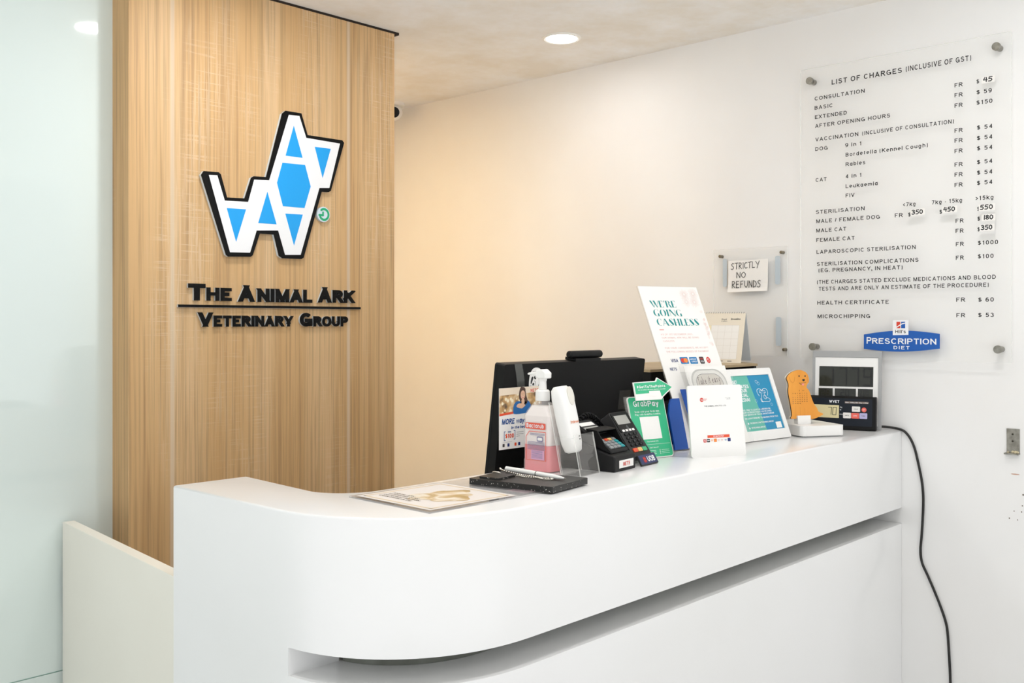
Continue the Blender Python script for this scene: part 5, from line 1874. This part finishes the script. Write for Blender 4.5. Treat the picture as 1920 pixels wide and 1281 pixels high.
b_ = MB()
b_.poly([(0, .076), (FLW, .082), (FLW, FLH), (0, FLH)], .0003, bokeh())
M_CREAMP = mat('print_cream', 'EAD9C3', .5)
b_.poly([(0, .118), (FLW, .121), (FLW, FLH), (0, FLH)], .0004, M_CREAMP)
b_.poly([(0, .0735), (.045, .0765), (.045, .0815), (0, .0785)], .0004, M_KEYR)
M_HAIR = mat('print_hair', '4A2F22', .5)
M_HAIR2 = mat('print_hair_dark', '1E1512', .5)
M_SKIN = mat('print_skin', 'E3B798', .5)
M_SHIRT = mat('print_shirt', '1565A8', .5)
b_.poly(chaikin([(.043, .081), (.044, .095), (.054, .104), (.066, .102), (.084, .107), (.098, .100), (.104, .083), (.098, .076), (.045, .074)], 2), .0005, M_SHIRT)
b_.poly(chaikin([(.064, .128), (.068, .135), (.076, .1335), (.083, .128), (.085, .116), (.092, .100), (.084, .097), (.070, .098), (.062, .108), (.062, .120)], 2), .0006, M_HAIR)
b_.poly(chaikin([(.068, .102), (.084, .102), (.090, .098), (.080, .092), (.064, .097)], 2), .0006, M_HAIR2)
b_.poly(chaikin([(.070, .108), (.080, .108), (.080, .096), (.074, .094), (.070, .098)], 2), .0007, M_SKIN)
b_.poly(ell(.0745, .1165, .0076, .0100, 24), .0008, M_SKIN)
b_.poly(chaikin([(.066, .124), (.071, .1275), (.078, .1275), (.083, .123), (.083, .131), (.076, .1345), (.068, .132)], 2), .0009, M_HAIR)
for ex_ in (.0712, .0778):
    b_.stroke([(ex_ - .0014, .1183), (ex_, .1187), (ex_ + .0014, .1182)], .0006, .0010, M_HAIR2)
    b_.stroke([(ex_ - .0016, .1206), (ex_ + .0016, .1208)], .0004, .0010, M_HAIR)
b_.stroke([(.0747, .1172), (.0752, .1148), (.0744, .1146)], .0003, .0010, M_HAIR)
b_.stroke([(.0713, .1118), (.0735, .1102), (.0760, .1104), (.0778, .1122)], .0011, .0010, M_CARDR)
b_.stroke([(.0722, .1117), (.0745, .1110), (.0770, .1118)], .0006, .0011, M_SIGNW)
b_.poly(chaikin([(.054, .095), (.064, .099), (.078, .096), (.084, .093), (.078, .090), (.072, .086), (.062, .088), (.054, .090)], 2), .0009, M_SKIN)
b_.build('printed_photo', fl)
b_ = MB()
M_FBLUE = mat('print_flyer_blue', '174B8F', .5)
b_.text('MORE ways', .0075, .0545, .0120, .0004, M_FBLUE, width=.0790, bold=.020, shear=.16, res=4)
b_.text('in the heartlands', .0370, .0430, .0062, .0004, M_FBLUE, width=.0780, bold=.020, shear=.14)
b_.stroke([(.0190, .0385), (.0150, .0385), (.0150, .0195), (.0190, .0195)], .0014, .0004, M_FBLUE)
b_.stroke([(.0455, .0395), (.0495, .0395), (.0495, .0205), (.0455, .0205)], .0014, .0004, M_FBLUE)
b_.text('WIN', .0265, .0360, .0030, .0004, M_FBLUE, width=.0105, bold=.02)
b_.text('$100', .0185, .0240, .0095, .0004, M_KEYR, width=.0270, bold=.022)
for v_ in (.0350, .0305, .0260):
    b_.stroke([(.0545, v_), (.0545 + (.022 if v_ > .03 else .010), v_)], .0010, .0004, M_KEYG)
for u_, c_ in ((.0130, M_CARDK), (.0285, M_CARDN), (.0510, M_KEYR), (.0630, M_CARDN)):
    b_.poly(rrect(u_ - .0032, .0055, u_ + .0032, .0125, .001), .0004, c_)
b_.stroke([(.0100, .0155), (.0400, .0158)], .0004, .0004, M_KEYG)
b_.text('NETS', .1000, .1215, .0070, .0005, M_CARDR, width=.0260, bold=.014)
b_.build('printed_text', fl)

zs = panel('dog_sticker', -1.355, .350, 1.09, 0, -7.5, 'white die-cut dog head sticker behind the bottle sprayer on the monitor', 'sticker')
b_ = MB()
zo = chaikin([(.083, .178), (.081, .198), (.083, .214), (.090, .2245), (.102, .2275), (.114, .2245), (.124, .216), (.126, .207), (.119, .198), (.113, .186), (.115, .177)], 2)
b_.prism(zo, .0005, .0012, M_PAPER)
b_.build('card', zs)
b_ = MB()
b_.poly(chaikin([(.086, .192), (.088, .207), (.095, .206), (.093, .198), (.089, .188)], 2), .0015, M_INK)
b_.poly(chaikin([(.095, .207), (.104, .208), (.104, .200), (.098, .200)], 2), .0015, M_INK)
b_.poly(ell(.096, .189, .0032, .0030, 14), .0015, M_INK)
b_.stroke([(.087, .187), (.090, .181), (.098, .180)], .0009, .0015, M_INK)
b_.stroke([(.099, .197), (.103, .193), (.102, .187)], .0009, .0015, M_INK)
b_.text('zoroba', .0900, .2150, .0048, .0015, M_INK, width=.0200, bold=.004)
b_.text('2', .1185, .2085, .0042, .0015, M_INK)
b_.build('printed_face', zs)

# ------------------------------------------------------------------ organiser and calendar on the desk
og = upright('desk_organiser', -.76, .360, .75, 0, 'black desk organiser with tan top behind the counter, under the tent calendar', 'organiser')
M_TANTOP = noise_var('organiser_tan', 'BFAA86', 'B09A76', 12, .5)


def oplan(i=0.0):
    return [(i, i), (.550 - i, i), (.660 - i, .140), (.660 - i, .300), (i, .300)]


MB().prism(oplan(.005), 0, .455, M_BLACK).build('lower_body', og)
b_ = MB()
b_.box(0, .006, 0, .30, .455, .535, M_BLACK)
b_.box(.535, .55, 0, .05, .455, .535, M_BLACK)
b_.prism([(.006, .25), (.560, .05), (.640, .16), (.640, .298), (.006, .298)], .455, .535, M_BLACK)
b_.build('back_panel', og)
MB().prism([(.006, 0), (.535, 0), (.535, .055), (.006, .245)], .479, .485, M_TANTOP).build('shelf', og)
MB().prism(oplan(-.003), .535, .542, M_TANTOP).build('top_board', og)
for k_ in range(3):
    MB().box(.01, .54, -.0005, .0045, .15 + .1 * k_, .245 + .1 * k_, M_BLACK).build('drawer_front', og, bevel=.002)

dc = panel('desk_calendar', -.279, .577, 1.2925, -73.9, 21.5, 'spiral bound tent desk calendar with beige top standing on the organiser', 'calendar')
M_BEIGE = mat('calendar_beige', 'E8DECB', .6)
M_CALP = mat('calendar_page', 'F0EDE7', .6)
b_ = MB()
b_.prism([(0, 0), (.182, 0), (.182, .166), (0, .166)], -.002, 0, M_BEIGE)
b_.poly([(.012, .012), (.166, .012), (.166, .124), (.012, .124)], .0003, M_CALP)
b_.build('page', dc)
b_ = MB()
M_CLINE = mat('calendar_line', 'CFC8BC', .6)
for k_ in range(8):
    b_.stroke([(.012 + .022 * k_, .012), (.012 + .022 * k_, .124)], .0004, .0005, M_CLINE)
for k_ in range(6):
    b_.stroke([(.012, .012 + .0224 * k_), (.166, .012 + .0224 * k_)], .0004, .0005, M_CLINE)
b_.poly([(.056, .102), (.078, .102), (.078, .124), (.056, .124)], .0004, mat('calendar_yellow', 'EFE3BE', .6))
M_CTXT = mat('calendar_text', '4F4A44', .6)
b_.text('Royal', .108, .142, .0050, .0004, M_CTXT, width=.016, bold=.006)
b_.text('Canin', .108, .136, .0040, .0004, M_CTXT, width=.018)
b_.text('Broadline', .138, .142, .0062, .0004, M_CTXT, width=.030, bold=.012)
for u_, w_ in ((.078, .014), (.105, .020), (.140, .012)):
    b_.stroke([(u_, .006), (u_ + w_, .006)], .0018, .0004, M_CTXT)
b_.build('printed_grid', dc)
b_ = MB()
for k_ in range(24):
    u_ = .006 + .0074 * k_
    b_.tube([(u_, .166 + .0030 * math.cos(a * .785), -.002 + .0034 * math.sin(a * .785)) for a in range(8)], .0006, M_STEEL, 5, True)
b_.build('spiral_binding', dc)
tl = rad(21.5)
b_ = MB()
# rear leaf of the tent: from the ridge down and back to the organiser top
dep = 2 * .166 * math.sin(tl)
bl = (.0, .166 - (.166 * math.cos(2 * tl)), -.166 * math.sin(2 * tl))
b_.slab([(.182, .166, -.004), (0, .166, -.004), (0, bl[1] + .004, bl[2]), (.182, bl[1] + .004, bl[2])], .002, mat('calendar_board', 'D3DADF', .5))
b_.build('rear_leaf', dc)
